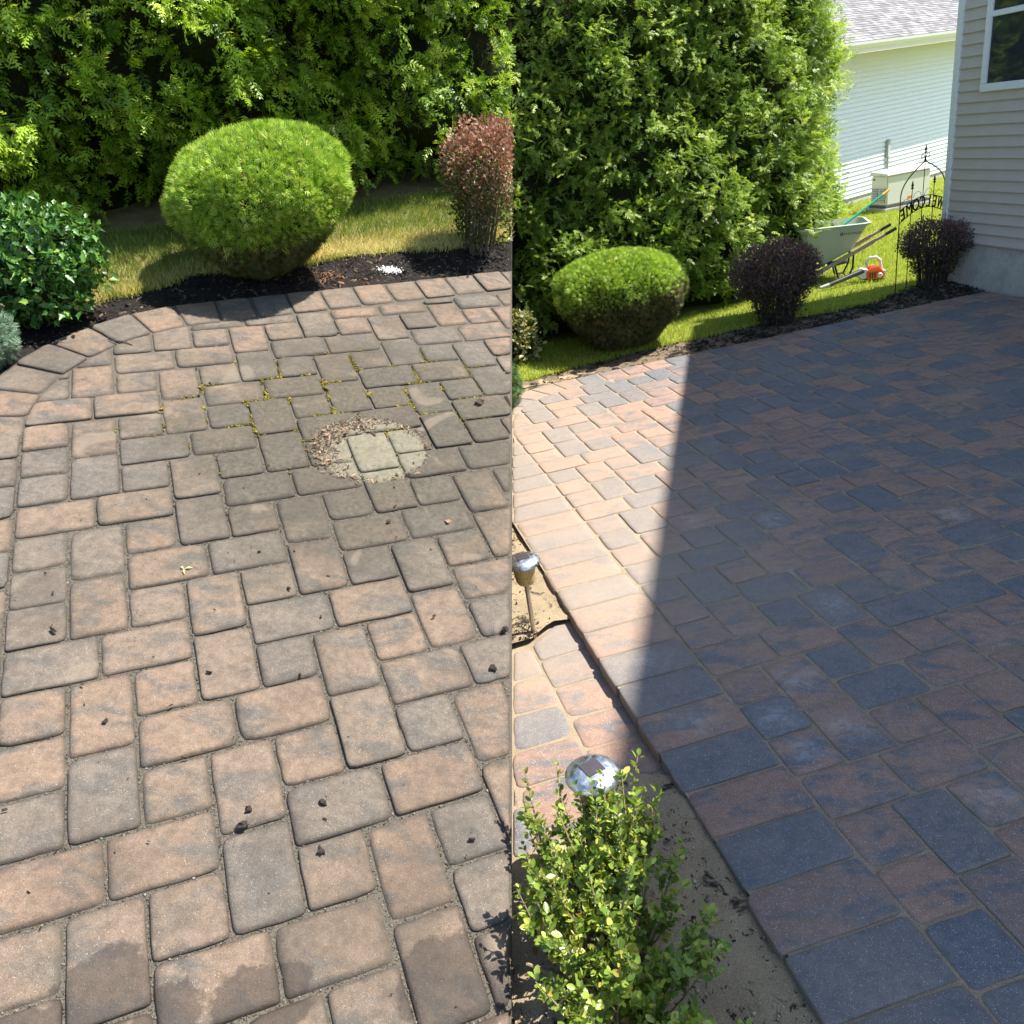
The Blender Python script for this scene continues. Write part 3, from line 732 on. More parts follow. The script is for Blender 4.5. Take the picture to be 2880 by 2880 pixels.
# ------------------------------------------------------------------ plants
def spray_template(nb=7, width=0.42):
    V = []; F = []
    def leaf(p, d, l, w, z):
        n = np.array([-d[1], d[0]]); b = len(V)
        for q, zz in ((p-n*w*0.25, z), (p+d*l*0.45-n*w, z-0.012), (p+d*l, z-0.045), (p+d*l*0.45+n*w, z-0.012)):
            V.append((q[0], q[1], zz))
        F.append((b, b+1, b+2, b+3))
    for i in range(nb):
        t = 0.10+0.8*i/(nb-1); l = width*(1.1-0.75*t)*(0.75+0.25*math.sin(i*2.3)); z = 0.10*t-0.22*t*t
        for s in (-1, 1):
            ang = s*(0.98-0.28*t); d = np.array([math.sin(ang), math.cos(ang)])
            leaf(np.array([0, t]), d, l, 0.056, z)
    leaf(np.array([0, 0.0]), np.array([0, 1.0]), 0.6, 0.03, 0.02); leaf(np.array([0, 0.55]), np.array([0, 1.0]), 0.45, 0.06, -0.02)
    return V, F
SPRAY = spray_template(5, 0.46)
def along(poly, t):
    P = np.array(poly); d = np.linalg.norm(np.diff(P, axis=0), axis=1); c = np.concatenate([[0], np.cumsum(d)])
    s = t*c[-1]; return np.column_stack([np.interp(s, c, P[:, 0]), np.interp(s, c, P[:, 1])]), c[-1]
def hedge(name, label, side, line, height, lean, density, size, mat, core_mat, bulge=0.12, nspray=15, zlo=0.1):
    root = thing(name, label, "hedge", side)
    _, Ltot = along(line, np.array([0.5]))
    nb = int(Ltot*height*density)
    t = rng.random(nb); z = zlo+rng.random(nb)*(height-zlo)
    def surf(t, z):
        e = 0.012
        p, _ = along(line, t); q, _ = along(line, np.clip(t+e, 0, 1)); o, _ = along(line, np.clip(t-e, 0, 1))
        d = unit(q-o); out = np.column_stack([d[:, 1], -d[:, 0]])
        lump = np.sin(t*Ltot*5.1+z*3.3)+np.sin(t*Ltot*2.3-z*4.7+1)+np.sin(z*7.9+t*Ltot*8.3)
        off = bulge*0.33*lump-lean*z-0.2*np.exp(-(z/0.26)**2)
        return p+out*off[:, None], out
    p, out = surf(t, z)
    prot = rng.normal(0, 0.055, nb)
    B = np.column_stack([p+out*prot[:, None], z]); O = np.column_stack([out, np.zeros(nb)])
    bd = unit(O+rng.normal(0, 0.45, (nb, 3))+np.array([0, 0, 0.25]))
    k = nspray; n = nb*k
    Bt = np.repeat(B, k, 0); D = np.repeat(bd, k, 0); OO = np.repeat(O, k, 0)
    T = Bt-D*(rng.random((n, 1))*0.11)+rng.normal(0, 0.028, (n, 3))
    ax = unit(D*0.9+rng.normal(0, 0.62, (n, 3))+np.array([0, 0, -0.12]))
    nm = unit(OO*0.5+np.array([0, 0, 1.0])+rng.normal(0, 0.55, (n, 3)))
    M = frames(ax, nm); s = size*rng.uniform(0.5, 1.35, n); M = M*s[:, None, None]
    kp = keep_side(side, T+ax*s[:, None]*0.6, 0.004) & keep_side(side, T, 0.0)
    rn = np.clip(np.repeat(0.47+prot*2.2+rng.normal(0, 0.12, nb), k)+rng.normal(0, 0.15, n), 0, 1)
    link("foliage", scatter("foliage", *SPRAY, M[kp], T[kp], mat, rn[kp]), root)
    # dark twiggy inside
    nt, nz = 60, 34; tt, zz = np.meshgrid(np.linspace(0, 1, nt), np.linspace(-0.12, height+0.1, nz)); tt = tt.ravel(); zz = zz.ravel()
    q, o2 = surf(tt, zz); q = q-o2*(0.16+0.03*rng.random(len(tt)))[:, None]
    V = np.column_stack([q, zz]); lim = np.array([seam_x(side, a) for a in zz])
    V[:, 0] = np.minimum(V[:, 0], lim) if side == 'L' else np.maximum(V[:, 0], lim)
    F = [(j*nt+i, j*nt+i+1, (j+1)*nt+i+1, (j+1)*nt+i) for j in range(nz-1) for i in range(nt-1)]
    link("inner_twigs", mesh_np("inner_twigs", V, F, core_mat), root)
    m = MB()
    for i in range(5):
        pp, oo = surf(np.array([0.12+0.18*i]), np.array([0.3])); b = pp[0]-oo[0]*0.35
        if keep_side(side, [(b[0], b[1], 0)])[0]:
            tr = MB().tube([(b[0], b[1], -0.05), (b[0]+.02, b[1], 0.8), (b[0], b[1]+.02, height*0.9)], [0.05, 0.04, 0.015], 7)
            tr.build("trunk", MATS['bark'], root, smooth=True)
    return root
simple("bark", (0.09, 0.065, 0.045), 0.9, bump=0.6)
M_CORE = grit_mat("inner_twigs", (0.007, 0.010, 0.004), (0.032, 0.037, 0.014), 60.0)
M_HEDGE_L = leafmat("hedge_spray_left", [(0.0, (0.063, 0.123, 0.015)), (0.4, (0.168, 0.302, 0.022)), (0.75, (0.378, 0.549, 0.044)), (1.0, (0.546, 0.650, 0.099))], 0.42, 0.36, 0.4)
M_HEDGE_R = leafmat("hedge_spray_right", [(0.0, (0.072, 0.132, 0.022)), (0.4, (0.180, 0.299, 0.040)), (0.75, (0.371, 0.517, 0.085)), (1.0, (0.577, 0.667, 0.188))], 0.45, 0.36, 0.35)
HEDGE_L = [(-3.3, 3.2), (-2.55, 3.62), (-1.85, 4.08), (-1.5, 4.30), (-0.85, 4.76), (-0.2, 5.28), (0.3, 5.7)]
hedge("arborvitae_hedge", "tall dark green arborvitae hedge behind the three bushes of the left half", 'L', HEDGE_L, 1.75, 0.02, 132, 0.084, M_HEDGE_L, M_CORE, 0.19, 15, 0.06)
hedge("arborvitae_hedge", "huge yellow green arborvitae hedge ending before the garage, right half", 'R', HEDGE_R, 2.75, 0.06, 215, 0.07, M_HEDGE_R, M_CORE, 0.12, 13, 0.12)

def revolve_pts(prof, n, seed_noise=0.03, dirs=None):
    """random points on a revolved profile [(r,z)...] with outward normals"""
    P = np.array(prof); d = np.linalg.norm(np.diff(P, axis=0), axis=1); rm = (P[1:, 0]+P[:-1, 0])/2; w = d*rm; i = rng.choice(len(d), n, p=w/w.sum()); t = rng.random(n)
    r = P[i, 0]+(P[i+1, 0]-P[i, 0])*t; z = P[i, 1]+(P[i+1, 1]-P[i, 1])*t; th = rng.random(n)*2*PI
    nr = P[i+1, 1]-P[i, 1]; nz = -(P[i+1, 0]-P[i, 0]); L = np.hypot(nr, nz); nr, nz = nr/L, nz/L
    lump = 1+seed_noise*(np.sin(3*th+z*9)+np.sin(5*th-z*14+1)+np.sin(9*th+z*21))/1.5
    pos = np.column_stack([r*lump*np.cos(th), r*lump*np.sin(th), z]); nrm = np.column_stack([nr*np.cos(th), nr*np.sin(th), nz]); return pos, nrm
tuft_v = [(-.10, 0, 0), (.10, 0, 0), (0.0, 1.0, 0.05), (-.34, .12, .05), (-.18, .05, .05), (-.42, .78, .12), (.34, .12, .05), (.18, .05, .05), (.40, .8, .1), (-.05, .2, .3), (.08, .18, .3), (.02, .85, .42)]
tuft_f = [(0, 1, 2), (3, 4, 5), (7, 6, 8), (9, 10, 11)]
def tilt_xy(P, ax, ay):                        # lean a plant
    P[:, 0] += P[:, 2]*ax; P[:, 1] += P[:, 2]*ay; return P
def globe(label, side, loc, prof, lean, n, size, mat_top, mat_low, zsplit, squash=1.0, group=None, name="globe_bush", skew=0.0):
    root = thing(name, label, "bush", side, loc)
    pos, nrm = revolve_pts(prof, n, 0.045); pos[:, 1] *= squash
    pos -= nrm*(rng.random((n, 1))**2*0.06); tilt_xy(pos, *lean); pos[:, 2] += pos[:, 0]*skew*np.clip(pos[:, 2]/0.4, 0, 1)
    ax = unit(nrm*0.7+rng.normal(0, 0.6, (n, 3))+np.array([0, 0, 0.2])); M = frames(ax, unit(nrm*0.5+np.array([0, 0, 0.5])+rng.normal(0, 0.6, (n, 3)))); s = size*rng.uniform(0.6, 1.35, n)*np.where(rng.random(n) < 0.012, 1.7, 1.0); M = M*s[:, None, None]
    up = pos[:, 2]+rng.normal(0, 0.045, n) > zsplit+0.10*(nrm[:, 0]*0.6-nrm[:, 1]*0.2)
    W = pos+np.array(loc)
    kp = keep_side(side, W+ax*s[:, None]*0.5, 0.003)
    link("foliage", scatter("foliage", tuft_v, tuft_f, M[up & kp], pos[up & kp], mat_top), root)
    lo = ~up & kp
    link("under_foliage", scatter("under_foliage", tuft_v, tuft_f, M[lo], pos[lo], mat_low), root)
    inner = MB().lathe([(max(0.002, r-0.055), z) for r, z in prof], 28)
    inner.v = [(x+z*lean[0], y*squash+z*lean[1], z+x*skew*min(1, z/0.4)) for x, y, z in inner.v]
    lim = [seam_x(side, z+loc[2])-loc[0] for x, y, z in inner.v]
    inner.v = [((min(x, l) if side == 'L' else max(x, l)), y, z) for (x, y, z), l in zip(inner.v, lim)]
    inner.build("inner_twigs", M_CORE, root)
    m = MB()
    for i in range(9):
        a = random.random()*2*PI; m.tube([(0.02*math.cos(a), 0.02*math.sin(a), -0.03), (0.07*math.cos(a), 0.07*math.sin(a), 0.1), (0.16*math.cos(a), 0.16*math.sin(a), 0.25)], [0.014, 0.011, 0.006], 6)
    m.build("stem", MATS['bark'], root, smooth=True)
    return root
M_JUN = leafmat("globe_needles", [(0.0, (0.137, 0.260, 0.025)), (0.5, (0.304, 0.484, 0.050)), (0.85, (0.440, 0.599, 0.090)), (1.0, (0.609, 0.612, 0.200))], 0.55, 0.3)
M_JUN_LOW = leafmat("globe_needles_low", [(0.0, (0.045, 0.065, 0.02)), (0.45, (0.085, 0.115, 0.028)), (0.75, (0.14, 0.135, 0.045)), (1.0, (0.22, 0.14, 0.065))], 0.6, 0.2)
profL = [(r*0.93, z*0.95) for r, z in [(0.02, 0.03), (0.17, 0.05), (0.27, 0.14), (0.34, 0.24), (0.405, 0.34), (0.43, 0.43), (0.415, 0.52), (0.35, 0.60), (0.24, 0.665), (0.11, 0.70), (0.005, 0.71)]]
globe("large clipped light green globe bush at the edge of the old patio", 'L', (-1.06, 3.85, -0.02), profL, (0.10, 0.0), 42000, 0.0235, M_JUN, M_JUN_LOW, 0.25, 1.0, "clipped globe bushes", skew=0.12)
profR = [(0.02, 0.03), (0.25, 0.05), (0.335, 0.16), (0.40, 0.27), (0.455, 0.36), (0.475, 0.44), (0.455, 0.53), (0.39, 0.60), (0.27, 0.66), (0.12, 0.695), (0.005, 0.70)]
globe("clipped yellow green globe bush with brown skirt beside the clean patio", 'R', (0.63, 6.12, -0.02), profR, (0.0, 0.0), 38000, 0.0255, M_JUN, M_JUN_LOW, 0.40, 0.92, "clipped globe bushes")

# holly: broad glossy pointed leaves
holly_v = [(0, 0, 0), (-.20, .18, .03), (-.17, .34, .05), (-.30, .50, .09), (-.15, .66, .05), (0, 1.0, -.06), (.15, .66, .05), (.30, .50, .09), (.17, .34, .05), (.20, .18, .03), (0, .45, -.02)]
holly_f = [(10, i, i+1) for i in range(0, 9)] + [(10, 9, 0)]
oval_v = [(0, 0, 0), (-.22, .25, .05), (-.30, .52, .07), (-.2, .82, .03), (0, 1.0, -.03), (.2, .82, .03), (.30, .52, .07), (.22, .25, .05), (0, .5, -.02)]
oval_f = [(8, i, i+1) for i in range(0, 7)] + [(8, 7, 0)]
small_v = [(0, 0, 0), (-.3, .5, .06), (0, 1.0, -.02), (.3, .5, .06)]
small_f = [(0, 3, 2), (0, 2, 1)]
def blob_points(n, blobs):
    w = np.array([b[3]*b[4]*b[5] for b in blobs])**0.66; i = rng.choice(len(blobs), n, p=w/w.sum())
    d = rand_dir(n); r = 1-rng.random(n)**1.6*0.55
    B = np.array(blobs); return B[i, :3]+d*B[i, 3:6]*r[:, None], d
def leafy(name, label, cat, side, loc, blobs, nleaf, size, tv, tf, mat, stems=10, stemr=0.006, whorl=5, spread=0.5, up=0.5, group=None, stem_mat=None, zmin=0.0, core=0.0):
    root = thing(name, label, cat, side, loc, group=group)
    nt = nleaf//whorl; C, D = blob_points(nt, blobs); C[:, 2] = np.maximum(C[:, 2], zmin)
    ax0 = unit(D*0.8+rng.normal(0, 0.4, (nt, 3))+np.array([0, 0, up]))
    T = np.repeat(C, whorl, 0)+np.repeat(ax0, whorl, 0)*(rng.random((nt*whorl, 1))-0.5)*size*2.0; n = len(T)
    ax = unit(np.repeat(ax0, whorl, 0)*0.55+rng.normal(0, spread+0.2, (n, 3))); nm = unit(np.repeat(D, whorl, 0)*0.4+np.array([0, 0, 0.7])+rng.normal(0, 0.5, (n, 3)))
    M = frames(ax, nm); s = size*rng.uniform(0.6, 1.25, n); M = M*s[:, None, None]
    kp = keep_side(side, T+np.array(loc)+ax*s[:, None], 0.003)
    link("foliage", scatter("foliage", tv, tf, M[kp], T[kp], mat), root)
    m = MB(); B = np.array(blobs)
    for i in range(stems):
        b = B[i % len(B)]; a = random.random()*2*PI; e = b[:3]+rand_dir(1)[0]*b[3:6]*0.75
        q = Vector((0.05*math.cos(a), 0.05*math.sin(a), -0.03)); e = Vector(e); mid = q.lerp(e, 0.5)+Vector((0, 0, 0.03))
        if not keep_side(side, [tuple(e+Vector(loc))])[0]: continue
        m.tube([q, mid, e], [stemr, stemr*0.8, stemr*0.35], 5)
        for j in range(2):
            e2 = mid.lerp(e, random.random())+Vector(rand_dir(1)[0]*0.07); 
            if keep_side(side, [tuple(e2+Vector(loc))])[0]: m.tube([mid.lerp(e, 0.3+0.3*j), e2], [stemr*0.5, stemr*0.25], 4)
    m.build("stem", stem_mat or MATS['bark'], root)
    if core:
        ico = MB()
        for b in blobs:
            prof = [(b[3]*core*math.sin(t), -b[5]*core*math.cos(t)) for t in np.linspace(0.02, PI-0.02, 9)]
            k0 = len(ico.v); ico.lathe(prof, 12)
            for k in range(k0, len(ico.v)):
                x, y, z = ico.v[k]; x = x+b[0]; y = y*b[4]/b[3]+b[1]; z = z+b[2]; l = seam_x(side, z)-loc[0]
                ico.v[k] = ((min(x, l) if side == 'L' else max(x, l)), y, max(z, 0.0))
        ico.build("inner_twigs", M_CORE, root)
    return root
M_HOLLY = leafmat("holly_leaves", [(0.0, (0.030, 0.090, 0.021)), (0.5, (0.068, 0.188, 0.033)), (0.85, (0.135, 0.285, 0.045)), (1.0, (0.255, 0.375, 0.075))], 0.40, 0.2, 0.5)
leafy("holly_bush", "glossy dark green holly bush on the far left of the mulch bed", "bush", 'L', (-1.83, 3.20, -0.02),
      [(-.12, .08, .27, .19, .18, .17), (.06, .0, .28, .19, .18, .16), (.10, -.04, .16, .14, .14, .13), (-.06, -.08, .13, .16, .12, .12), (-.26, .02, .22, .16, .16, .17), (.02, .12, .33, .14, .12, .12), (-.3, .1, .3, .16, .16, .15), (.17, .02, .24, .13, .13, .12), (.12, .1, .3, .14, .13, .12)],
      10500, 0.04, holly_v, holly_f, M_HOLLY, 24, 0.006, 6, core=0.55)
M_BLUE = leafmat("blue_needles", [(0.0, (0.10, 0.18, 0.12)), (0.6, (0.2, 0.3, 0.21)), (1.0, (0.32, 0.42, 0.32))], 0.6, 0.2, tcol=(1, 1.1, 0.9))
globe("pale blue green conifer cut by the left picture edge", 'L', (-1.90, 2.80, -0.02), [(0.02, 0.0), (0.13, 0.02), (0.165, 0.10), (0.15, 0.17), (0.10, 0.23), (0.005, 0.27)], (0, 0), 6500, 0.022, M_BLUE, M_BLUE, 0.0, name="conifer_shrub")
globe("sliver of green conifer at the near left end of the clean patio's curve", 'R', (-0.335, 5.02, -0.05), [(0.02, 0.0), (0.14, 0.03), (0.185, 0.14), (0.175, 0.25), (0.12, 0.36), (0.005, 0.42)], (0, 0), 6000, 0.024, leafmat("conifer_needles", [(0.0, (0.04, 0.09, 0.02)), (0.6, (0.1, 0.2, 0.06)), (1.0, (0.2, 0.3, 0.12))], 0.6, 0.25), M_BLUE, 0.0, name="conifer_shrub")
M_VAR = leafmat("variegated_leaves", [(0.0, (0.060, 0.090, 0.024)), (0.4, (0.156, 0.180, 0.060)), (0.6, (0.408, 0.396, 0.180)), (1.0, (0.600, 0.552, 0.312))], 0.4, 0.25)
leafy("variegated_bush", "small bush with cream edged leaves left of the clean patio's globe bush", "bush", 'R', (-0.20, 6.10, -0.02),
      [(0, 0, .2, .2, .2, .17), (.04, -.04, .1, .16, .16, .1), (-.05, .05, .3, .15, .15, .09)], 3200, 0.036, oval_v, oval_f, M_VAR, 10, 0.005, 5, core=0.6)

def barberry(label, side, loc, cr, cz, ch, base_r, nleaf, size, mat, nst, stem_mat, lean=(0, 0), low=0.12, group=None):
    root = thing("barberry_bush", label, "bush", side, loc, group=group)
    nt = nleaf//4; d = rand_dir(nt); r = 1-rng.random(nt)**1.5*0.45
    C = d*np.array([cr, cr, ch])*r[:, None]+np.array([lean[0], lean[1], cz])
    C[:, 2] += 0.03*np.sin(C[:, 0]*30)*np.cos(C[:, 1]*27)
    k2 = nt//4; th = rng.random(k2)*2*PI; zz = rng.uniform(low, cz, k2); rr = base_r+(cr*0.85-base_r)*(zz/cz)*rng.random(k2)**0.4
    C = np.concatenate([C, np.column_stack([rr*np.cos(th), rr*np.sin(th), zz])]); D = np.concatenate([d, np.column_stack([np.cos(th), np.sin(th), 0*th])])
    T = np.repeat(C, 4, 0)+rng.normal(0, size*0.8, (len(C)*4, 3)); n = len(T)
    ax = unit(np.repeat(D, 4, 0)*0.5+rng.normal(0, 0.6, (n, 3))+np.array([0, 0, 0.3])); M = frames(ax, unit(rng.normal(0, 0.6, (n, 3))+np.array([0, 0, 0.6]))); s = size*rng.uniform(0.6, 1.3, n); M = M*s[:, None, None]
    kp = keep_side(side, T+np.array(loc)+ax*s[:, None], 0.003)
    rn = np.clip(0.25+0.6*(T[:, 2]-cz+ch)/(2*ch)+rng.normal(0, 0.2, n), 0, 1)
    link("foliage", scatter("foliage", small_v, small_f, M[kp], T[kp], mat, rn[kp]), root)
    m = MB()
    for i in range(nst):
        a = random.random()*2*PI; q = random.random()**0.5; b = Vector((base_r*q*math.cos(a), base_r*q*math.sin(a), -0.03))
        e = Vector((cr*q*0.92*math.cos(a)+lean[0], cr*q*0.92*math.sin(a)+lean[1], cz+ch*0.5*(1-q*q*0.7)))
        mid = b.lerp(e, 0.45)+Vector((-0.03*math.cos(a)*q, -0.03*math.sin(a)*q, 0.02))
        if not keep_side(side, [tuple(e+Vector(loc))])[0]: continue
        rad = random.uniform(0.0028, 0.0055); m.tube([b, mid, e], [rad, rad*0.8, rad*0.3], 5)
        for j in range(3):
            p0 = mid.lerp(e, random.uniform(-0.6, 0.7)) if j else b.lerp(mid, random.uniform(0.5, 1)); p1 = p0+Vector((random.uniform(-.07, .07), random.uniform(-.07, .07), random.uniform(0.0, .1)))
            if keep_side(side, [tuple(p1+Vector(loc))])[0]: m.tube([p0, p1], [rad*0.45, rad*0.2], 4)
    m.build("stem", stem_mat, root)
    return root
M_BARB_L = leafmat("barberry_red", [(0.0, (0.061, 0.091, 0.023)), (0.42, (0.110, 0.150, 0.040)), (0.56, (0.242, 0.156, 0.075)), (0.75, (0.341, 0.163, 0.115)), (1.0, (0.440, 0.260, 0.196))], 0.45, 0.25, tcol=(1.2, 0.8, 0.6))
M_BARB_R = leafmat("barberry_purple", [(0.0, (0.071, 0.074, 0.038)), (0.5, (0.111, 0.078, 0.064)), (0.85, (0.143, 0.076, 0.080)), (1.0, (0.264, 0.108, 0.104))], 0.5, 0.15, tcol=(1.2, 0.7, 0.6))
simple("grey_stem", (0.11, 0.09, 0.07), 0.9); simple("dark_stem", (0.05, 0.038, 0.032), 0.9)
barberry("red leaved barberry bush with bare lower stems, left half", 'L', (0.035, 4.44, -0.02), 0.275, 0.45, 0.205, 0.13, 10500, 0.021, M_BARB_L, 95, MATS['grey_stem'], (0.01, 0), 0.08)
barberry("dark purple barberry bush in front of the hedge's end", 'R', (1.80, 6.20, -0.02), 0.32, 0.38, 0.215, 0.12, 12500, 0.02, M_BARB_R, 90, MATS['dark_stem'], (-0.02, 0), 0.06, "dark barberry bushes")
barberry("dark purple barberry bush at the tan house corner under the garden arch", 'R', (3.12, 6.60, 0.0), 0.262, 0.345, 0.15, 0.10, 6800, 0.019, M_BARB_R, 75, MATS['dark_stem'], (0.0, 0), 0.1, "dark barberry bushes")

# boxwood at the viewer's feet: upright shoots with small round leaves
def boxwood():
    loc = (-0.02, 1.12, ZS)
    root = thing("boxwood_shrub", "light green boxwood shrub with upright leafy shoots at the bottom centre", "shrub", 'R', loc)
    m = MB(); C = []; D = []
    tall = [(-0.063, 0.32, 0.30), (-0.135, 0.30, 0.30), (0.122, 0.32, 0.30), (0.04, 0.25, 0.32), (0.01, 0.24, 0.31), (0.08, 0.28, 0.29), (-0.02, 0.27, 0.28), (0.15, 0.22, 0.27), (0.18, 0.1, 0.26), (0.2, -0.05, 0.24)]
    for i in range(160):
        by = random.uniform(-0.42, 0.22); bx = random.uniform(-0.2, 0.14-0.14*by)
        b = Vector((bx*0.4, by*0.5, 0.0)); h = random.uniform(0.15, 0.30)*(1.0 if i > 14 else 1.25)
        e = Vector((bx+random.uniform(-.03, .05), by+random.uniform(-.03, .06)+0.05, h))
        if i < len(tall): e = Vector(tall[i]); b = Vector((e.x*0.5, e.y*0.45, 0)); h = e.z
        mid = b.lerp(e, 0.5)+Vector((random.uniform(-.02, .02), random.uniform(-.02, .02), 0.01))
        if not keep_side('R', [tuple(e+Vector(loc))], -0.004)[0] or not keep_side('R', [tuple(b+Vector(loc))], 0)[0]: continue
        rad = random.uniform(0.0014, 0.0032)
        m.tube([b, mid, e], [rad*1.3, rad, rad*0.4], 5)
        pts = [mid.lerp(e, t) for t in np.linspace(-0.25, 1.0, 11)]
        d = (e-mid).normalized()
        for p in pts[(2 if i % 3 else 5):]:
            C.append(p); D.append(d)
        for j in range(2):
            s0 = mid.lerp(e, random.uniform(-0.3, 0.6)); dd = Vector((random.uniform(-1, 1), random.uniform(-1, 1), random.uniform(0.3, 1.2))).normalized(); s1 = s0+dd*random.uniform(0.03, 0.075)
            if not keep_side('R', [tuple(s1+Vector(loc))], -0.004)[0]: continue
            m.tube([s0, s1], [rad*0.6, rad*0.3], 4)
            for t in np.linspace(0.3, 1, 5): C.append(s0.lerp(s1, t)); D.append(dd)
    C = np.array([tuple(c) for c in C]); D = np.array([tuple(c) for c in D]); k = 4
    T = np.repeat(C, k, 0)+rng.normal(0, 0.003, (len(C)*k, 3)); DD = np.repeat(D, k, 0); n = len(T)
    side = unit(np.cross(DD, rand_dir(n))); ax = unit(side*0.9+DD*0.65+rng.normal(0, 0.15, (n, 3))); nm = unit(DD*0.8+rng.normal(0, 0.35, (n, 3)))
    M = frames(ax, nm); s = rng.uniform(0.009, 0.0235, n); M = M*s[:, None, None]
    kp = keep_side('R', T+np.array(loc)+ax*s[:, None], 0.002)
    mat = leafmat("boxwood_leaves", [(0.0, (0.08, 0.15, 0.02)), (0.4, (0.19, 0.29, 0.04)), (0.8, (0.32, 0.40, 0.07)), (0.95, (0.46, 0.47, 0.11)), (1.0, (0.5, 0.36, 0.08))], 0.33, 0.32, 0.5)
    link("foliage", scatter("foliage", oval_v, oval_f, M[kp], T[kp], mat), root)
    for i in range(5):
        a = -0.12+0.05*i
        m.tube([(a*0.6, -0.05+0.03*i, -0.01), (a*0.9, -0.03+0.03*i, 0.08), (a*1.3, 0.02*i-0.06, 0.16)], [0.007, 0.006, 0.003], 6)
    m.build("stem", simple("boxwood_stem", (0.28, 0.21, 0.13), 0.8), root)
    n = 90; T = np.column_stack([rng.uniform(-0.17, 0.12, n), rng.uniform(-0.45, 0.2, n), rng.uniform(0.005, 0.05, n)])
    M = frames(rand_dir(n), unit(rng.normal(0, .5, (n, 3))+np.array([0, 0, 1])))*0.024
    link("dead_leaves", scatter("dead_leaves", oval_v, oval_f, M, T, rampmat("dead_leaves", [(0, (0.1, 0.035, 0.015)), (1, (0.32, 0.16, 0.07))])), root)
boxwood()

# ------------------------------------------------------------------ neighbour's garage
M_WHITE = simple("white_vinyl", (0.78, 0.82, 0.86), 0.45, var=0.03)
M_TRIM = simple("white_trim", (0.78, 0.79, 0.79), 0.4, var=0.02)
gang = math.radians(38)
GE = (math.cos(gang), math.sin(gang))
gar = thing("garage", "white sided garage with grey shingle roof and white gutter", "garage", 'R', (4.271, 11.734, 0), gang)
# local: x along the wall, y into the building, z up
bz, bh = 0.075, 0.0555
def board(x0, x1, h, t=0.009):
    m = MB(); m.add([(x0, -t, 0), (x1, -t, 0), (x1, -0.001, h), (x0, -0.001, h), (x0, 0.006, 0), (x1, 0.006, 0), (x1, 0.006, h), (x0, 0.006, h)],
                    [(0, 1, 2, 3), (0, 4, 5, 1), (3, 2, 6, 7), (4, 7, 6, 5), (0, 3, 7, 4), (1, 5, 6, 2)]); return m
bme = board(-5, 9, bh, 0.022).mesh("siding_board", M_WHITE)
nb = 31
for i in range(nb): link("siding_board", bme, gar, loc=(0, 0, bz+i*bh))
EZ = bz+nb*bh
MB().box(-5, 9, 0.008, 5, -0.15, EZ).build("wall", M_TRIM, gar)
MB().box(-5, 9, -0.006, 0.0075, -0.15, bz-0.002).build("foundation", M_CONC, gar)
OV = 0.39
MB().box(-5.2, 9.2, -OV, 0.0, EZ+0.003, EZ+0.018).build("soffit", simple("soffit_vinyl", (0.74, 0.72, 0.64), 0.5, var=0.03), gar)
MB().box(-5.2, 9.2, -OV-0.018, -OV-0.001, EZ-0.006, EZ+0.10).build("fascia", M_TRIM, gar)
gp = [(-OV-0.021, EZ+0.035), (-OV-0.06, EZ+0.042), (-OV-0.085, EZ+0.075), (-OV-0.09, EZ+0.105), (-OV-0.082, EZ+0.105), (-OV-0.075, EZ+0.08), (-OV-0.055, EZ+0.052), (-OV-0.021, EZ+0.045)]
m = MB(); n = len(gp)
m.add([(-5.2, y, z) for y, z in gp]+[(9.2, y, z) for y, z in gp], [tuple(range(n)), tuple(range(2*n-1, n-1, -1))]+[(i, i+n, (i+1) % n+n, (i+1) % n) for i in range(n)])
m.build("gutter", M_TRIM, gar)
# roof deck and shingles
rp = math.radians(27); RL = 4.2
deck = MB(); y0, z0 = -OV-0.03, EZ+0.105
c_, s_ = math.cos(rp), math.sin(rp)
deck.add([(-5.3, y0, z0), (9.3, y0, z0), (9.3, y0+RL*c_, z0+RL*s_), (-5.3, y0+RL*c_, z0+RL*s_), (-5.3, y0, z0-0.02), (9.3, y0, z0-0.02), (9.3, y0+RL*c_, z0+RL*s_-0.02), (-5.3, y0+RL*c_, z0+RL*s_-0.02)],
         [(0, 1, 2, 3), (7, 6, 5, 4), (0, 4, 5, 1), (1, 5, 6, 2), (2, 6, 7, 3), (3, 7, 4, 0)])
roof = deck.build("roof", simple("roof_felt", (0.09, 0.085, 0.085), 0.9), gar)
Nn = NT("roof_shingle"); Nn.base(Nn.mix(0.6, Nn.ramp(Nn.rnd(), [(0, (0.16, 0.155, 0.155)), (0.5, (0.235, 0.225, 0.225)), (1, (0.33, 0.32, 0.315))]), Nn.ramp(Nn.noise(Nn.pos(), 260, 3), [(0.3, (0.6, 0.6, 0.6)), (0.7, (1.3, 1.3, 1.3))]), 'MULTIPLY')); Nn.rough(0.95); Nn.spec(0.15)
M_SHG = Nn.m
sw, sh = 0.105, 0.066
smesh = [MB().box(0, w, 0, sh*1.35, 0, 0.006).mesh("shingle", M_SHG) for w in (0.07, 0.095, 0.12, 0.05)]
spots = []
row = 0
RX = Matrix.Rotation(rp, 4, 'X')
while row*sh < RL-0.1:
    x = -3.2+random.uniform(0, 0.1)
    while x < 6.5:
        j = random.randrange(4); w = (0.07, 0.095, 0.12, 0.05)[j]
        p = RX @ Vector((x, row*sh, 0.004)); q = Vector((p.x, p.y+y0, p.z+z0)); spots.append((q, j)); x += w+0.002
    row += 1
def gpix(q): 
    X = 4.271+GE[0]*q.x-GE[1]*q.y; Y = 11.734+GE[1]*q.x+GE[0]*q.y; return pix('R', X, Y, q.z)
vis = []; oth = []
for q, j in spots:
    g = gpix(q); (vis if g and 2270 < g[0] < 2860 and -30 < g[1] < 150 else oth).append((q, j))
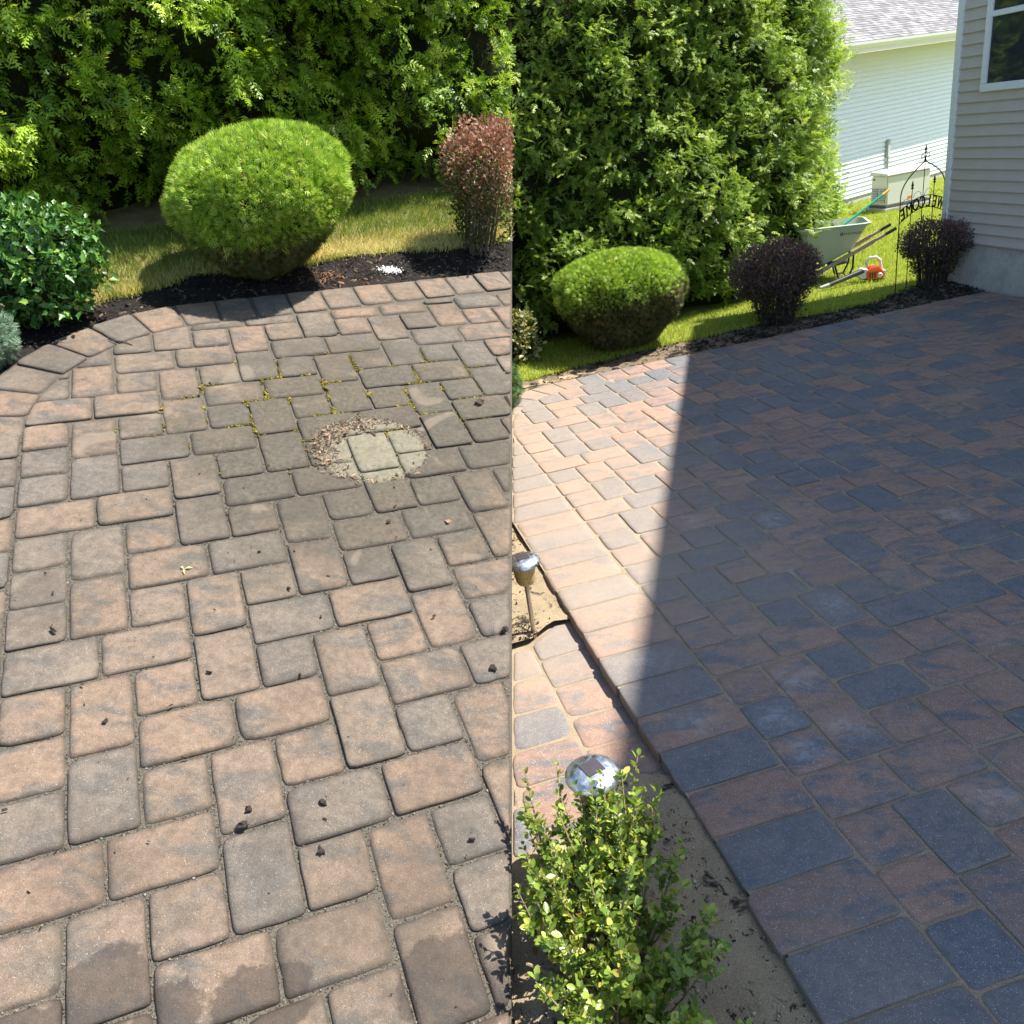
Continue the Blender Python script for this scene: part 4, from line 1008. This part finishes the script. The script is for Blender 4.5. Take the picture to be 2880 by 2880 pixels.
vis.sort(key=lambda t: t[0].y); oth = vis[300:]+oth; vis = vis[:300]
for q, j in vis:
    o = link("shingle", smesh[j], roof, loc=q); o.rotation_euler = (rp+random.uniform(0.05, 0.09)*-1, 0, 0); o["rnd"] = random.random()
m = MB(); rr_ = []
for q, j in oth:
    w = (0.07, 0.095, 0.12, 0.05)[j]; Mx = Matrix.Translation(q) @ Matrix.Rotation(rp-0.07, 4, 'X'); m.box(0, w, 0, sh*1.35, 0, 0.006, Mx); rr_ += [random.random()]*8
me = bpy.data.meshes.new("shingle_courses"); me.from_pydata(m.v, [], m.f); a = me.attributes.new('rnd', 'FLOAT', 'POINT'); a.data.foreach_set('value', np.array(rr_, np.float32)); me.materials.append(M_SHG)
link("shingle_courses", me, roof)["kind"] = "stuff"
# electric box and conduit on the garage wall
em = thing("electric_box", "slim grey electric box with conduit on the white garage wall", "electric box", 'R', (4.271+GE[0]*1.02-GE[1]*-0.035, 11.734+GE[1]*1.02+GE[0]*-0.035, 0), gang)
M_GREYP = simple("grey_paint", (0.42, 0.44, 0.46), 0.5, var=0.04)
MB().box(-0.035, 0.035, -0.015, 0.022, 0.47, 0.70).build("box", M_GREYP, em, bevel=0.008)
MB().tube([(0, 0.0, 0.47), (0, 0.0, 0.26), (0.0, 0.01, 0.0)], 0.014, 8).build("conduit", M_GREYP, em, smooth=True)
MB().box(-0.02, 0.02, -0.018, 0.02, 0.40, 0.425).build("clamp", simple("zinc", (0.5, 0.5, 0.5), 0.4, 0.8), em)

# standby generator
gen = thing("generator", "cream standby generator with louvred end beside the garage wall", "generator", 'R', (4.36, 10.98, 0), math.radians(18))
M_CREAM = simple("cream_steel", (0.74, 0.745, 0.70), 0.4, var=0.03)
MB().box(-0.05, 0.68, -0.31, 0.05, -0.03, 0.03).build("pad", M_CONC, gen, bevel=0.006)
MB().box(-0.02, 0.64, -0.29, 0.02, 0.03, 0.06).build("plinth", simple("dark_plinth", (0.09, 0.09, 0.09), 0.7), gen)
body = MB().box(-0.01, 0.63, -0.28, 0.01, 0.06, 0.405).build("body", M_CREAM, gen, bevel=0.014)
lid = MB(); lid.add([(-0.025, -0.295, 0.407), (0.645, -0.295, 0.407), (0.645, 0.025, 0.407), (-0.025, 0.025, 0.407), (-0.02, -0.28, 0.435), (0.64, -0.28, 0.435), (0.64, 0.02, 0.45), (-0.02, 0.02, 0.45)], [(3, 2, 1, 0), (4, 5, 6, 7), (0, 1, 5, 4), (1, 2, 6, 5), (2, 3, 7, 6), (3, 0, 4, 7)])
lid.build("lid", M_CREAM, gen, bevel=0.006)
M_DARK = simple("dark_slot", (0.05, 0.05, 0.045), 0.7)
for r_ in range(8):
    for c0 in (-0.255, -0.125):
        z = 0.115+r_*0.021
        s_ = MB(); s_.add([(-0.0125, c0, z), (-0.0125, c0+0.105, z), (-0.026, c0+0.105, z-0.008), (-0.026, c0, z-0.008), (-0.012, c0, z+0.006), (-0.012, c0+0.105, z+0.006)], [(0, 1, 2, 3), (3, 2, 5, 4), (4, 5, 1, 0), (0, 3, 4), (1, 5, 2)])
        s_.build("louvre", M_CREAM, gen)
        MB().box(-0.0125, -0.0105, c0, c0+0.105, z-0.0145, z-0.0005).build("slot", M_DARK, gen)
MB().lathe([(0.0, 0.0), (0.011, 0.0), (0.011, 0.008), (0.0, 0.009)], 12).build("lock", simple("black_plastic", (0.02, 0.02, 0.02), 0.4), gen, loc=(-0.012, -0.05, 0.36)).rotation_euler = (0, -PI/2, 0)
MB().box(0.30, 0.36, -0.2815, -0.2805, 0.10, 0.13).build("warning_label", simple("orange_label", (0.75, 0.2, 0.05), 0.5), gen)

# ------------------------------------------------------------------ tan house on the right
HA = math.atan2(-0.9687, 0.2482)
QX, QY = 3.297, 6.626
house = thing("house", "tan sided house with grey concrete foundation along the clean patio", "house", 'R', (QX, QY, 0), HA)
M_TAN = simple("tan_vinyl", (0.55, 0.485, 0.435), 0.5, var=0.04, scale=9)
H0, MS, WID = 3.2, 0.77, 11.4
fz, hb = 0.315, 0.0745
hme = board(-0.10, WID, hb, 0.017).mesh("siding_board", M_TAN)
i = 0
while fz+i*hb < H0-0.2:
    link("siding_board", hme, house, loc=(0, 0, fz+i*hb)); i += 1
zt_ = fz+i*hb
MB().box(-0.13, WID, 0.009, 0.2, fz-0.02, zt_).build("wall", M_TAN, house)
MB().box(-0.11, WID, 0.012, 0.3, -0.2, fz-0.022).build("foundation", M_CONC, house)
MB().box(-0.155, -0.101, -0.024, 0.04, fz-0.02, H0-0.05).build("corner_trim", M_TRIM, house, bevel=0.003)
MB().box(0.02, WID, 0.21, 7.5, -0.2, H0-0.1).build("back_walls", M_TAN, house)
gw = MB(); gw.prism([(0.02, zt_+0.002), (WID, zt_+0.002), (WID, H0), (WID/2, H0+MS*WID/2-0.1), (0.02, H0-0.05)], 0.0, 0.2); gw.build("gable_wall", M_TAN, house)
rf = MB()
for (xa, za, xb, zb_) in ((-0.03, H0-0.02, WID/2, H0+MS*WID/2), (WID/2, H0+MS*WID/2, WID+0.03, H0-0.02)):
    rf.prism([(xa, za-0.06), (xb, zb_-0.06), (xb, zb_), (xa, za)], -0.03, 7.6)
rf.build("roof", M_SHG, house)
wf = MB(); wx0, wx1, wz0, wz1 = 0.13, 1.2, 1.345, 2.3
for (a0, a1, b0, b1) in ((wx0, wx1, wz0, wz0+0.05), (wx0, wx1, wz1-0.05, wz1), (wx0, wx0+0.05, wz0+0.051, wz1-0.051), (wx1-0.05, wx1, wz0+0.051, wz1-0.051), (wx0+0.051, wx1-0.051, 1.80, 1.835)):
    wf.box(a0, a1, -0.034, 0.0, b0, b1)
window = MB().box(wx0+0.04, wx1-0.04, -0.020, -0.0125, wz0+0.04, wz1-0.04)
Ng = NT("window_glass"); Ng.base((0.03, 0.035, 0.04)); Ng.rough(0.05); Ng.spec(0.6)
wo_ = window.build("window", Ng.m, house)
wf.build("frame", M_TRIM, wo_, bevel=0.003)

# ------------------------------------------------------------------ garden arch, seen from behind
A_ = Vector((2.765, 6.43)); B_ = Vector((3.255, 6.80)); W_ = (A_-B_).length
aang = math.atan2((A_-B_).y, (A_-B_).x)
arch = thing("garden_arch", "black wrought iron garden arch lettered WELCOME, seen from behind", "arch", 'R', (B_.x, B_.y, 0), aang)
M_IRON = simple("black_iron", (0.013, 0.013, 0.013), 0.5, 0.3, var=0.2)
xs = [0, W_*0.25, W_*0.5, W_*0.75, W_]
def band(x, lo, hi): return lo+(hi-lo)*math.sin(PI*x/W_)
zl = lambda x: band(x, 0.535, 0.60); zu = lambda x: band(x, 0.625, 0.685)
for i, x in enumerate(xs):
    top = 0.72 if i in (0, 4) else (0.755 if i in (1, 3) else 0.985)
    MB().tube([(x, 0, -0.06), (x, 0, top)], 0.0042 if i in (0, 4) else 0.0032, 6).build("post", M_IRON, arch)
    if i in (1, 2, 3):
        MB().lathe([(0.0035, 0), (0.013, 0.006), (0.004, 0.014), (0.010, 0.022), (0.006, 0.04), (0.0006, 0.062)], 8).build("finial", M_IRON, arch, loc=(x, 0, top))
for s in (0, 1):
    pts = []
    for t in np.linspace(0, 1, 16):
        # ogee: bulge then sweep in to the tip
        px = (1-t)**2*0+2*(1-t)*t*(-0.0)+t*t*W_/2; ang = t*PI/2
        px = W_/2*(1-math.cos(ang)**0.9) if t < 1 else W_/2
        pz = 0.72+0.205*(math.sin(ang)**1.25)
        px = W_/2*(t**1.5); pz = 0.72+0.21*(t**0.72) 
        pts.append((px if s == 0 else W_-px, 0, pz))
    MB().tube(pts, 0.0046, 6).build("arch_bar", M_IRON, arch)
    sgn = -1 if s == 0 else 1; sc = []
    for t in np.linspace(0, 1, 18):
        a = -PI/2+t*1.55*PI; r_ = 0.034*(1-0.45*t)
        sc.append((W_/2+sgn*(0.030-r_*math.cos(a+PI/2)*0.9+0.006), 0, 0.945+0.032*t*0.9+r_*math.sin(a+PI/2)*0.9))
    MB().tube(sc, 0.003, 5).build("scroll", M_IRON, arch)
for fn in (zl, zu):
    MB().tube([(x, 0, fn(x)) for x in np.linspace(0, W_, 15)], 0.0034, 6).build("band", M_IRON, arch)
for cx in (W_*0.125, W_*0.375, W_*0.625, W_*0.875):
    MB().tube([(cx+0.055*math.cos(a), 0, zu(cx)+0.003+0.045*math.sin(a)) for a in np.linspace(0.1, PI-0.1, 10)], 0.0016, 5).build("scroll", M_IRON, arch)
MB().lathe([(0.0, -0.012), (0.009, -0.006), (0.009, 0.006), (0.0, 0.012)], 8).build("knot", M_IRON, arch, loc=(W_/2, 0, 0.938))
def glyph(ch, size, extrude):
    cu = bpy.data.curves.new("glyph", 'FONT'); cu.body = ch; cu.size = size; cu.extrude = extrude; cu.align_x = 'CENTER'; cu.resolution_u = 3
    ob = bpy.data.objects.new("glyph", cu); col.objects.link(ob)
    dg = bpy.context.evaluated_depsgraph_get(); me = bpy.data.meshes.new_from_object(ob.evaluated_get(dg))
    bpy.data.objects.remove(ob); bpy.data.curves.remove(cu); return me
word = "WELCOME"
lx = np.linspace(0.055, W_-0.055, 7)
for ch, x in zip(word, lx):
    me = glyph(ch, 0.118, 0.003); me.materials.clear(); me.materials.append(M_IRON)
    wd = max(v.co.x for v in me.vertices)-min(v.co.x for v in me.vertices)
    sc = min(1.0, 0.086/wd)
    for v in me.vertices: v.co = Vector((v.co.x*sc*1.05, 0-v.co.z, v.co.y*1.02))
    slope = (zl(x+0.01)-zl(x-0.01))/0.02
    o = link("letter", me, arch, loc=(x, 0, zl(x)+0.002)); o.rotation_euler = (0, -math.atan(slope), 0)

# ------------------------------------------------------------------ wheelbarrow
WBX, WBY = 2.65, 7.36
wb_ = thing("wheelbarrow", "grey green poly wheelbarrow with wooden handles on the lawn", "wheelbarrow", 'R', (WBX, WBY, 0), math.radians(-12))
M_POLY = simple("grey_green_poly", (0.44, 0.49, 0.41), 0.45, var=0.04)
M_WOOD = simple("handle_wood", (0.40, 0.31, 0.23), 0.7, var=0.2, scale=60)
M_BLK = simple("black_plastic", (0.02, 0.02, 0.02), 0.4)
M_BLKM = simple("black_metal", (0.018, 0.018, 0.02), 0.45, 0.2)
def rect(cx, hw, hd, z, k=4, r=0.05):
    pts = []
    for (sx_, sy_, a0) in ((1, 1, 0), (-1, 1, PI/2), (-1, -1, PI), (1, -1, 3*PI/2)):
        for j in range(k):
            a = a0+j*PI/2/(k-1); pts.append((cx+sx_*(hw-r)+r*math.cos(a), sy_*(hd-r)+r*math.sin(a), z))
    return pts
def tray():
    m = MB(); S = []
    for (cx, hw, hd, zf, r) in ((-0.005, 0.13, 0.09, 0.0, 0.04), (-0.02, 0.17, 0.125, 0.08, 0.05), (-0.05, 0.25, 0.165, 0.20, 0.055), (-0.06, 0.275, 0.185, 0.262, 0.055)):
        ring = rect(cx, hw, hd, 0, 4, r)
        # floor follows the rails, rim is level
        S.append([(x, y, (0.195+0.46*x)*(1-zf/0.262)+0.445*(zf/0.262)) for x, y, _ in ring])
    S.append([(x, y, z) for x, y, z in rect(-0.06, 0.295, 0.205, 0.449, 4, 0.06)])
    S.append([(x, y, z) for x, y, z in rect(-0.06, 0.298, 0.208, 0.463, 4, 0.06)])
    S.append([(x, y, z) for x, y, z in rect(-0.06, 0.275, 0.185, 0.466, 4, 0.055)])
    S.append([(x, y, z) for x, y, z in rect(-0.05, 0.24, 0.158, 0.40, 4, 0.055)])
    S.append([(x*0.9, y*0.9, (0.205+0.46*x*0.9)) for x, y, _ in rect(-0.005, 0.12, 0.085, 0, 4, 0.04)])
    n = len(S[0])
    for ring in S: m.v += ring
    for i in range(len(S)-1):
        for k_ in range(n): m.f.append((i*n+k_, i*n+(k_+1) % n, (i+1)*n+(k_+1) % n, (i+1)*n+k_))
    m.f.append(tuple(range(n))[::-1]); e = (len(S)-1)*n; m.f.append(tuple(e+k_ for k_ in range(n)))
    return m
tr = tray().build("tray", M_POLY, wb_, smooth=True)
slope = 0.50
for sy_ in (-1, 1):
    y = sy_*0.115
    def rz_(x): return 0.165+slope*x
    m = MB()
    for (x0, x1, h) in ((-0.32, 0.28, 0.018), (0.28, 0.36, 0.012)):
        m.add([(x0, y-0.014, rz_(x0)-h), (x1, y-0.014, rz_(x1)-h), (x1, y+0.014, rz_(x1)-h), (x0, y+0.014, rz_(x0)-h), (x0, y-0.014, rz_(x0)+h), (x1, y-0.014, rz_(x1)+h), (x1, y+0.014, rz_(x1)+h), (x0, y+0.014, rz_(x0)+h)],
              [(3, 2, 1, 0), (4, 5, 6, 7), (0, 1, 5, 4), (1, 2, 6, 5), (2, 3, 7, 6), (3, 0, 4, 7)])
    hd = m.build("handle", M_WOOD, wb_, bevel=0.003)
    MB().tube([(0.35, y, rz_(0.35)), (0.44, y, rz_(0.44))], 0.0135, 10).build("grip", M_BLK, hd, smooth=True)
    MB().tube([(0.115, y, rz_(0.115)), (0.11, y*1.05, 0.10), (0.07, y*1.1, 0.012), (0.0, y*1.1, 0.012), (-0.035, y*1.05, rz_(-0.035)-0.01)], 0.0085, 6).build("leg", M_BLKM, wb_)
MB().tube([(0.07, -0.125, 0.014), (0.07, 0.125, 0.014)], 0.007, 6).build("leg_brace", M_BLKM, wb_)
MB().box(-0.06, 0.10, -0.10, 0.10, 0.125, 0.132, Matrix.Rotation(-0.15, 4, 'Y')).build("cross_plate", M_BLKM, wb_)
wh = MB().lathe([(0.05, -0.03), (0.085, -0.034), (0.105, -0.02), (0.11, 0.0), (0.105, 0.02), (0.085, 0.034), (0.05, 0.03)], 24).build("wheel", simple("tyre_rubber", (0.02, 0.02, 0.02), 0.8), wb_, loc=(-0.38, 0, 0.11), smooth=True); wh.rotation_euler = (PI/2, 0, 0)
MB().lathe([(0.0, -0.025), (0.05, -0.028), (0.05, 0.028), (0.0, 0.025)], 16).build("hub", M_GREYP, wh)
for sy_ in (-1, 1): MB().tube([(-0.30, sy_*0.115, 0.015+0.165-slope*0.30-0.01), (-0.38, sy_*0.05, 0.11)], 0.007, 6).build("axle_arm", M_BLKM, wb_)
# lettering on the tray's near side
def side_z(t): return 0.2+t
for i, ch in enumerate("BRENTWOOD"):
    me = glyph(ch, 0.024, 0.0006); me.materials.clear(); me.materials.append(M_BLKM)
    for v in me.vertices: v.co = Vector((v.co.x, -v.co.z, v.co.y))
    o = link("letter", me, tr, loc=(0.03+i*0.0155, -0.1835+0.0, 0.385)); o.rotation_euler = (-0.27, 0, 0)
lg = MB(); lg.box(0, 0.020, -0.0006, 0.0006, 0, 0.024); lgo = lg.build("emblem", M_BLKM, tr, loc=(-0.005, -0.1835, 0.383)); lgo.rotation_euler = (-0.27, 0, 0)
sp = MB(); sp.add([(0.006, 0, 0.003), (0.014, 0, 0.006), (0.010, 0, 0.012), (0.015, 0, 0.018), (0.007, 0, 0.021), (0.010, 0, 0.012)], [(0, 1, 2), (3, 4, 5)]); spo = sp.build("emblem_mark", M_POLY, tr, loc=(-0.005, -0.1845, 0.383)); spo.rotation_euler = (-0.27, 0, 0)

# rake handle sticking out of the barrow
rk = thing("green_rake", "green handled rake leaning out of the wheelbarrow toward the generator", "rake", 'R', (2.70, 7.38, 0.42))
e_ = Vector((0.36, 0.10, 0.20)); e0 = Vector((-0.02, 0.0, 0.0))
MB().tube([e0, e_], 0.010, 10).build("handle", simple("green_handle", (0.02, 0.32, 0.20), 0.35, var=0.1), rk, smooth=True)
MB().tube([e_, e_+(e_-e0).normalized()*0.07], 0.0105, 10).build("end_grip", simple("yellow_grip", (0.75, 0.42, 0.06), 0.4), rk, smooth=True)
hd = MB(); 
for i in range(-4, 5): hd.tube([(-0.02, 0, 0.005), (-0.10, 0.02*i, -0.03), (-0.115, 0.021*i, -0.05)], 0.0025, 5)
hd.build("tines", simple("green_plastic", (0.03, 0.2, 0.1), 0.5), rk)

# leaf blower
lb = thing("leaf_blower", "orange and white handheld leaf blower lying on the lawn", "leaf blower", 'R', (2.85, 7.10, 0), math.radians(-4))
M_ORG = simple("orange_plastic", (0.78, 0.13, 0.02), 0.35, var=0.05); M_WHT = simple("white_plastic", (0.72, 0.70, 0.64), 0.4, var=0.03)
bd = MB(); bd.add([(-0.055, -0.05, 0.012), (0.085, -0.05, 0.012), (0.085, 0.05, 0.012), (-0.055, 0.05, 0.012), (-0.055, -0.05, 0.075), (0.085, -0.05, 0.065), (0.085, 0.05, 0.065), (-0.055, 0.05, 0.075), (-0.025, -0.035, 0.115), (0.035, -0.035, 0.12), (0.035, 0.035, 0.12), (-0.025, 0.035, 0.115)],
              [(3, 2, 1, 0), (0, 1, 5, 4), (1, 2, 6, 5), (2, 3, 7, 6), (3, 0, 4, 7), (4, 5, 9, 8), (5, 6, 10, 9), (6, 7, 11, 10), (7, 4, 8, 11), (8, 9, 10, 11)])
bo = bd.build("engine_cover", M_ORG, lb, bevel=0.008, smooth=True)
for x in (-0.035, -0.015, 0.005): MB().box(x, x+0.009, -0.053, -0.0505, 0.025, 0.07).build("vent", M_BLK, bo)
MB().box(-0.06, 0.09, -0.045, 0.045, 0.0, 0.0115).build("base", M_BLK, lb, bevel=0.003)
cp = MB().lathe([(0.0, 0), (0.019, 0), (0.021, 0.006), (0.016, 0.012), (0.0, 0.013)], 16).build("starter_cap", M_WHT, lb, loc=(0.048, -0.0505, 0.042), smooth=True); cp.rotation_euler = (PI/2, 0, 0)
tk = MB().box(0.0865, 0.105, -0.035, 0.035, 0.02, 0.075).build("fuel_tank", M_WHT, lb, bevel=0.006)
MB().tube([(-0.045, 0, 0.115), (-0.05, 0, 0.155), (-0.025, 0, 0.185), (0.03, 0, 0.185), (0.062, 0, 0.155), (0.072, 0, 0.10), (0.075, 0, 0.07)], [0.012, 0.011, 0.010, 0.010, 0.011, 0.012, 0.012], 8).build("handle", M_WHT, lb, smooth=True)
vl = MB().lathe([(0.0, -0.03), (0.04, -0.03), (0.05, -0.015), (0.05, 0.015), (0.04, 0.03), (0.0, 0.03)], 18).build("fan_housing", M_WHT, lb, loc=(-0.075, 0.0, 0.062), smooth=True); vl.rotation_euler = (PI/2, 0, 0)
MB().tube([(-0.08, -0.01, 0.085), (-0.13, -0.025, 0.075), (-0.30, -0.09, 0.042), (-0.40, -0.12, 0.022)], [0.025, 0.022, 0.019, 0.016], 12).build("tube", simple("dark_grey_tube", (0.05, 0.05, 0.055), 0.3), lb, smooth=True)
MB().tube([(-0.38, -0.114, 0.026), (-0.46, -0.14, 0.016)], [0.0175, 0.013], 12).build("nozzle", simple("grey_nozzle", (0.3, 0.3, 0.31), 0.35), lb, smooth=True)

# ------------------------------------------------------------------ solar path lights
Ns = NT("brushed_steel"); Ns.base(Ns.ramp(Ns.noise(Ns.objco(), 60, 3), [(0.3, (0.55, 0.57, 0.6)), (0.7, (0.7, 0.71, 0.73))])); Ns.rough(Ns.ramp(Ns.noise(Ns.objco(), 90, 4), [(0.35, (0.26, 0.26, 0.26)), (0.7, (0.5, 0.5, 0.5))])); Ns.b.inputs['Metallic'].default_value = 1.0
M_STEEL = Ns.m
Nc = NT("amber_cup"); oc = Nc.objco(); cw = Nc.n("ShaderNodeTexWave"); cw.inputs['Scale'].default_value = 60; Nc.l(oc, cw.inputs['Vector'])
spots_ = Nc.math('GREATER_THAN', Nc.noise(oc, 130, 2), 0.66)
Nc.base(Nc.mix(spots_, Nc.ramp(cw.outputs[1], [(0.2, (0.5, 0.34, 0.10)), (0.8, (0.68, 0.5, 0.2))]), (0.04, 0.025, 0.012))); Nc.rough(0.3); Nc.b.inputs['Transmission Weight'].default_value = 0.25
def solar(label, loc, rz, S=1.0, dz=0.0):
    t = thing("solar_light", label, "solar light", 'R', loc, rz, "solar path lights")
    def P_(prof): return [(r*S, z*S+dz) for r, z in prof]
    cap = MB().lathe(P_([(0.0, 0.262), (0.03, 0.262), (0.051, 0.262), (0.0555, 0.266), (0.055, 0.271), (0.048, 0.279), (0.036, 0.2845), (0.02, 0.287), (0.0, 0.2875)]), 32).build("cap", M_STEEL, t, smooth=True)
    MB().box(-0.019*S, 0.019*S, -0.019*S, 0.019*S, 0.286*S+dz, 0.2893*S+dz).build("panel", simple("solar_cell", (0.06, 0.05, 0.05), 0.25), cap)
    MB().lathe(P_([(0.0, 0.188), (0.016, 0.188), (0.026, 0.193), (0.031, 0.203), (0.034, 0.23), (0.038, 0.2615), (0.0, 0.2615)]), 24).build("cup", Nc.m, t, smooth=True)
    MB().tube([(0, 0, -0.05), (0, 0, 0.1885*S+dz)], 0.0085, 12).build("stake", simple("bronze_tube", (0.5, 0.42, 0.33), 0.3, 0.7), t, smooth=True)
    return t
solar("steel capped solar path light standing in the sand by the patio edge", (-0.150, 2.445, ZS), 0.25, 1.08, -0.005)
solar("steel capped solar path light half hidden behind the boxwood shoots", (-0.004, 1.42, ZS), 0.5, 1.15, -0.03)

# ------------------------------------------------------------------ loose bits on the old patio
def clod(label, loc, size, matc, seed, side='L', name="mulch_clod", cat="clod"):
    R = random.Random(seed); bm = bmesh.new(); bmesh.ops.create_icosphere(bm, subdivisions=2, radius=1.0)
    for v in bm.verts:
        n = 1+0.28*math.sin(v.co.x*4+seed)+0.22*math.sin(v.co.y*6-seed*2+v.co.z*3)+R.uniform(-0.14, 0.14)
        v.co = Vector((v.co.x*size[0]*n, v.co.y*size[1]*n, max(v.co.z, -0.55)*size[2]*n))
    me = bpy.data.meshes.new(name); bm.to_mesh(me); bm.free(); me.materials.append(matc)
    o = link(name, me, None, side, (loc[0], loc[1], size[2]*0.55), R.uniform(0, 3)); tag(o, label, cat, "clods of bark on the old patio"); return o
M_CLOD = simple("bark_clod", (0.028, 0.019, 0.015), 0.95, var=0.5, scale=120, bump=0.8)
M_CLODB = simple("brown_clod", (0.075, 0.045, 0.03), 0.95, var=0.4, scale=120, bump=0.8)
clod("largest dark bark clod, on a joint near the bottom of the old patio", (-0.422, 0.961), (0.017, 0.009, 0.007), M_CLOD, 1)
clod("round dark clod on a tan paver right of the largest clod", (-0.254, 1.025), (0.010, 0.009, 0.008), M_CLOD, 2)
clod("dark clod in a joint below the round one", (-0.239, 0.910), (0.011, 0.008, 0.006), M_CLOD, 3)
clod("small dark clod just above the largest clod", (-0.418, 1.000), (0.007, 0.008, 0.006), M_CLOD, 4)
clod("brown clod right of the pale pot print", (0.055, 2.801), (0.018, 0.016, 0.013), M_CLODB, 5)
clod("dark clod on a paver near the right edge of the old patio", (0.133, 1.456), (0.011, 0.009, 0.007), M_CLOD, 6)
clod("dark clod cut by the right edge of the old patio", (0.165, 1.600), (0.011, 0.010, 0.008), M_CLOD, 7)
clod("small brown clod in a joint below the pale pot print", (-0.220, 2.036), (0.008, 0.008, 0.006), M_CLODB, 8)
clod("tan curled crumb right of the small brown clod", (-0.028, 2.060), (0.012, 0.008, 0.005), simple("tan_crumb", (0.3, 0.17, 0.1), 0.9), 9)
clod("dark crumb on a tan paver near the left border", (-0.814, 1.210), (0.008, 0.006, 0.004), M_CLOD, 10)
lf = MB()
for (ang, l) in ((0.3, 0.026), (-1.2, 0.024), (2.6, 0.014)):
    d = Vector((math.cos(ang), math.sin(ang), 0)); n_ = Vector((-d.y, d.x, 0)); b = len(lf.v)
    lf.v += [tuple(Vector((0, 0, 0.003))), tuple(d*l*0.5-n_*0.0032+Vector((0, 0, 0.009))), tuple(d*l+Vector((0, 0, 0.004))), tuple(d*l*0.5+n_*0.0032+Vector((0, 0, 0.009)))]; lf.f.append((b, b+1, b+2, b+3))
tag(lf.build("dry_leaf", simple("yellow_leaf", (0.55, 0.42, 0.13), 0.7), None, 'L', (-0.788, 1.749, 0.0)), "yellow dry forked leaf lying on the old patio", "leaf")
tw = MB().tube([(-0.05, 0.01, 0.004), (-0.02, 0.0, 0.007), (0.02, 0.002, 0.006), (0.055, -0.014, 0.004)], [0.002, 0.003, 0.003, 0.0018], 6)
tag(tw.build("twig", MATS['dark_stem'], None, 'L', (-1.43, 3.02, 0.0)), "dark crooked twig on the curved border of the old patio", "twig")
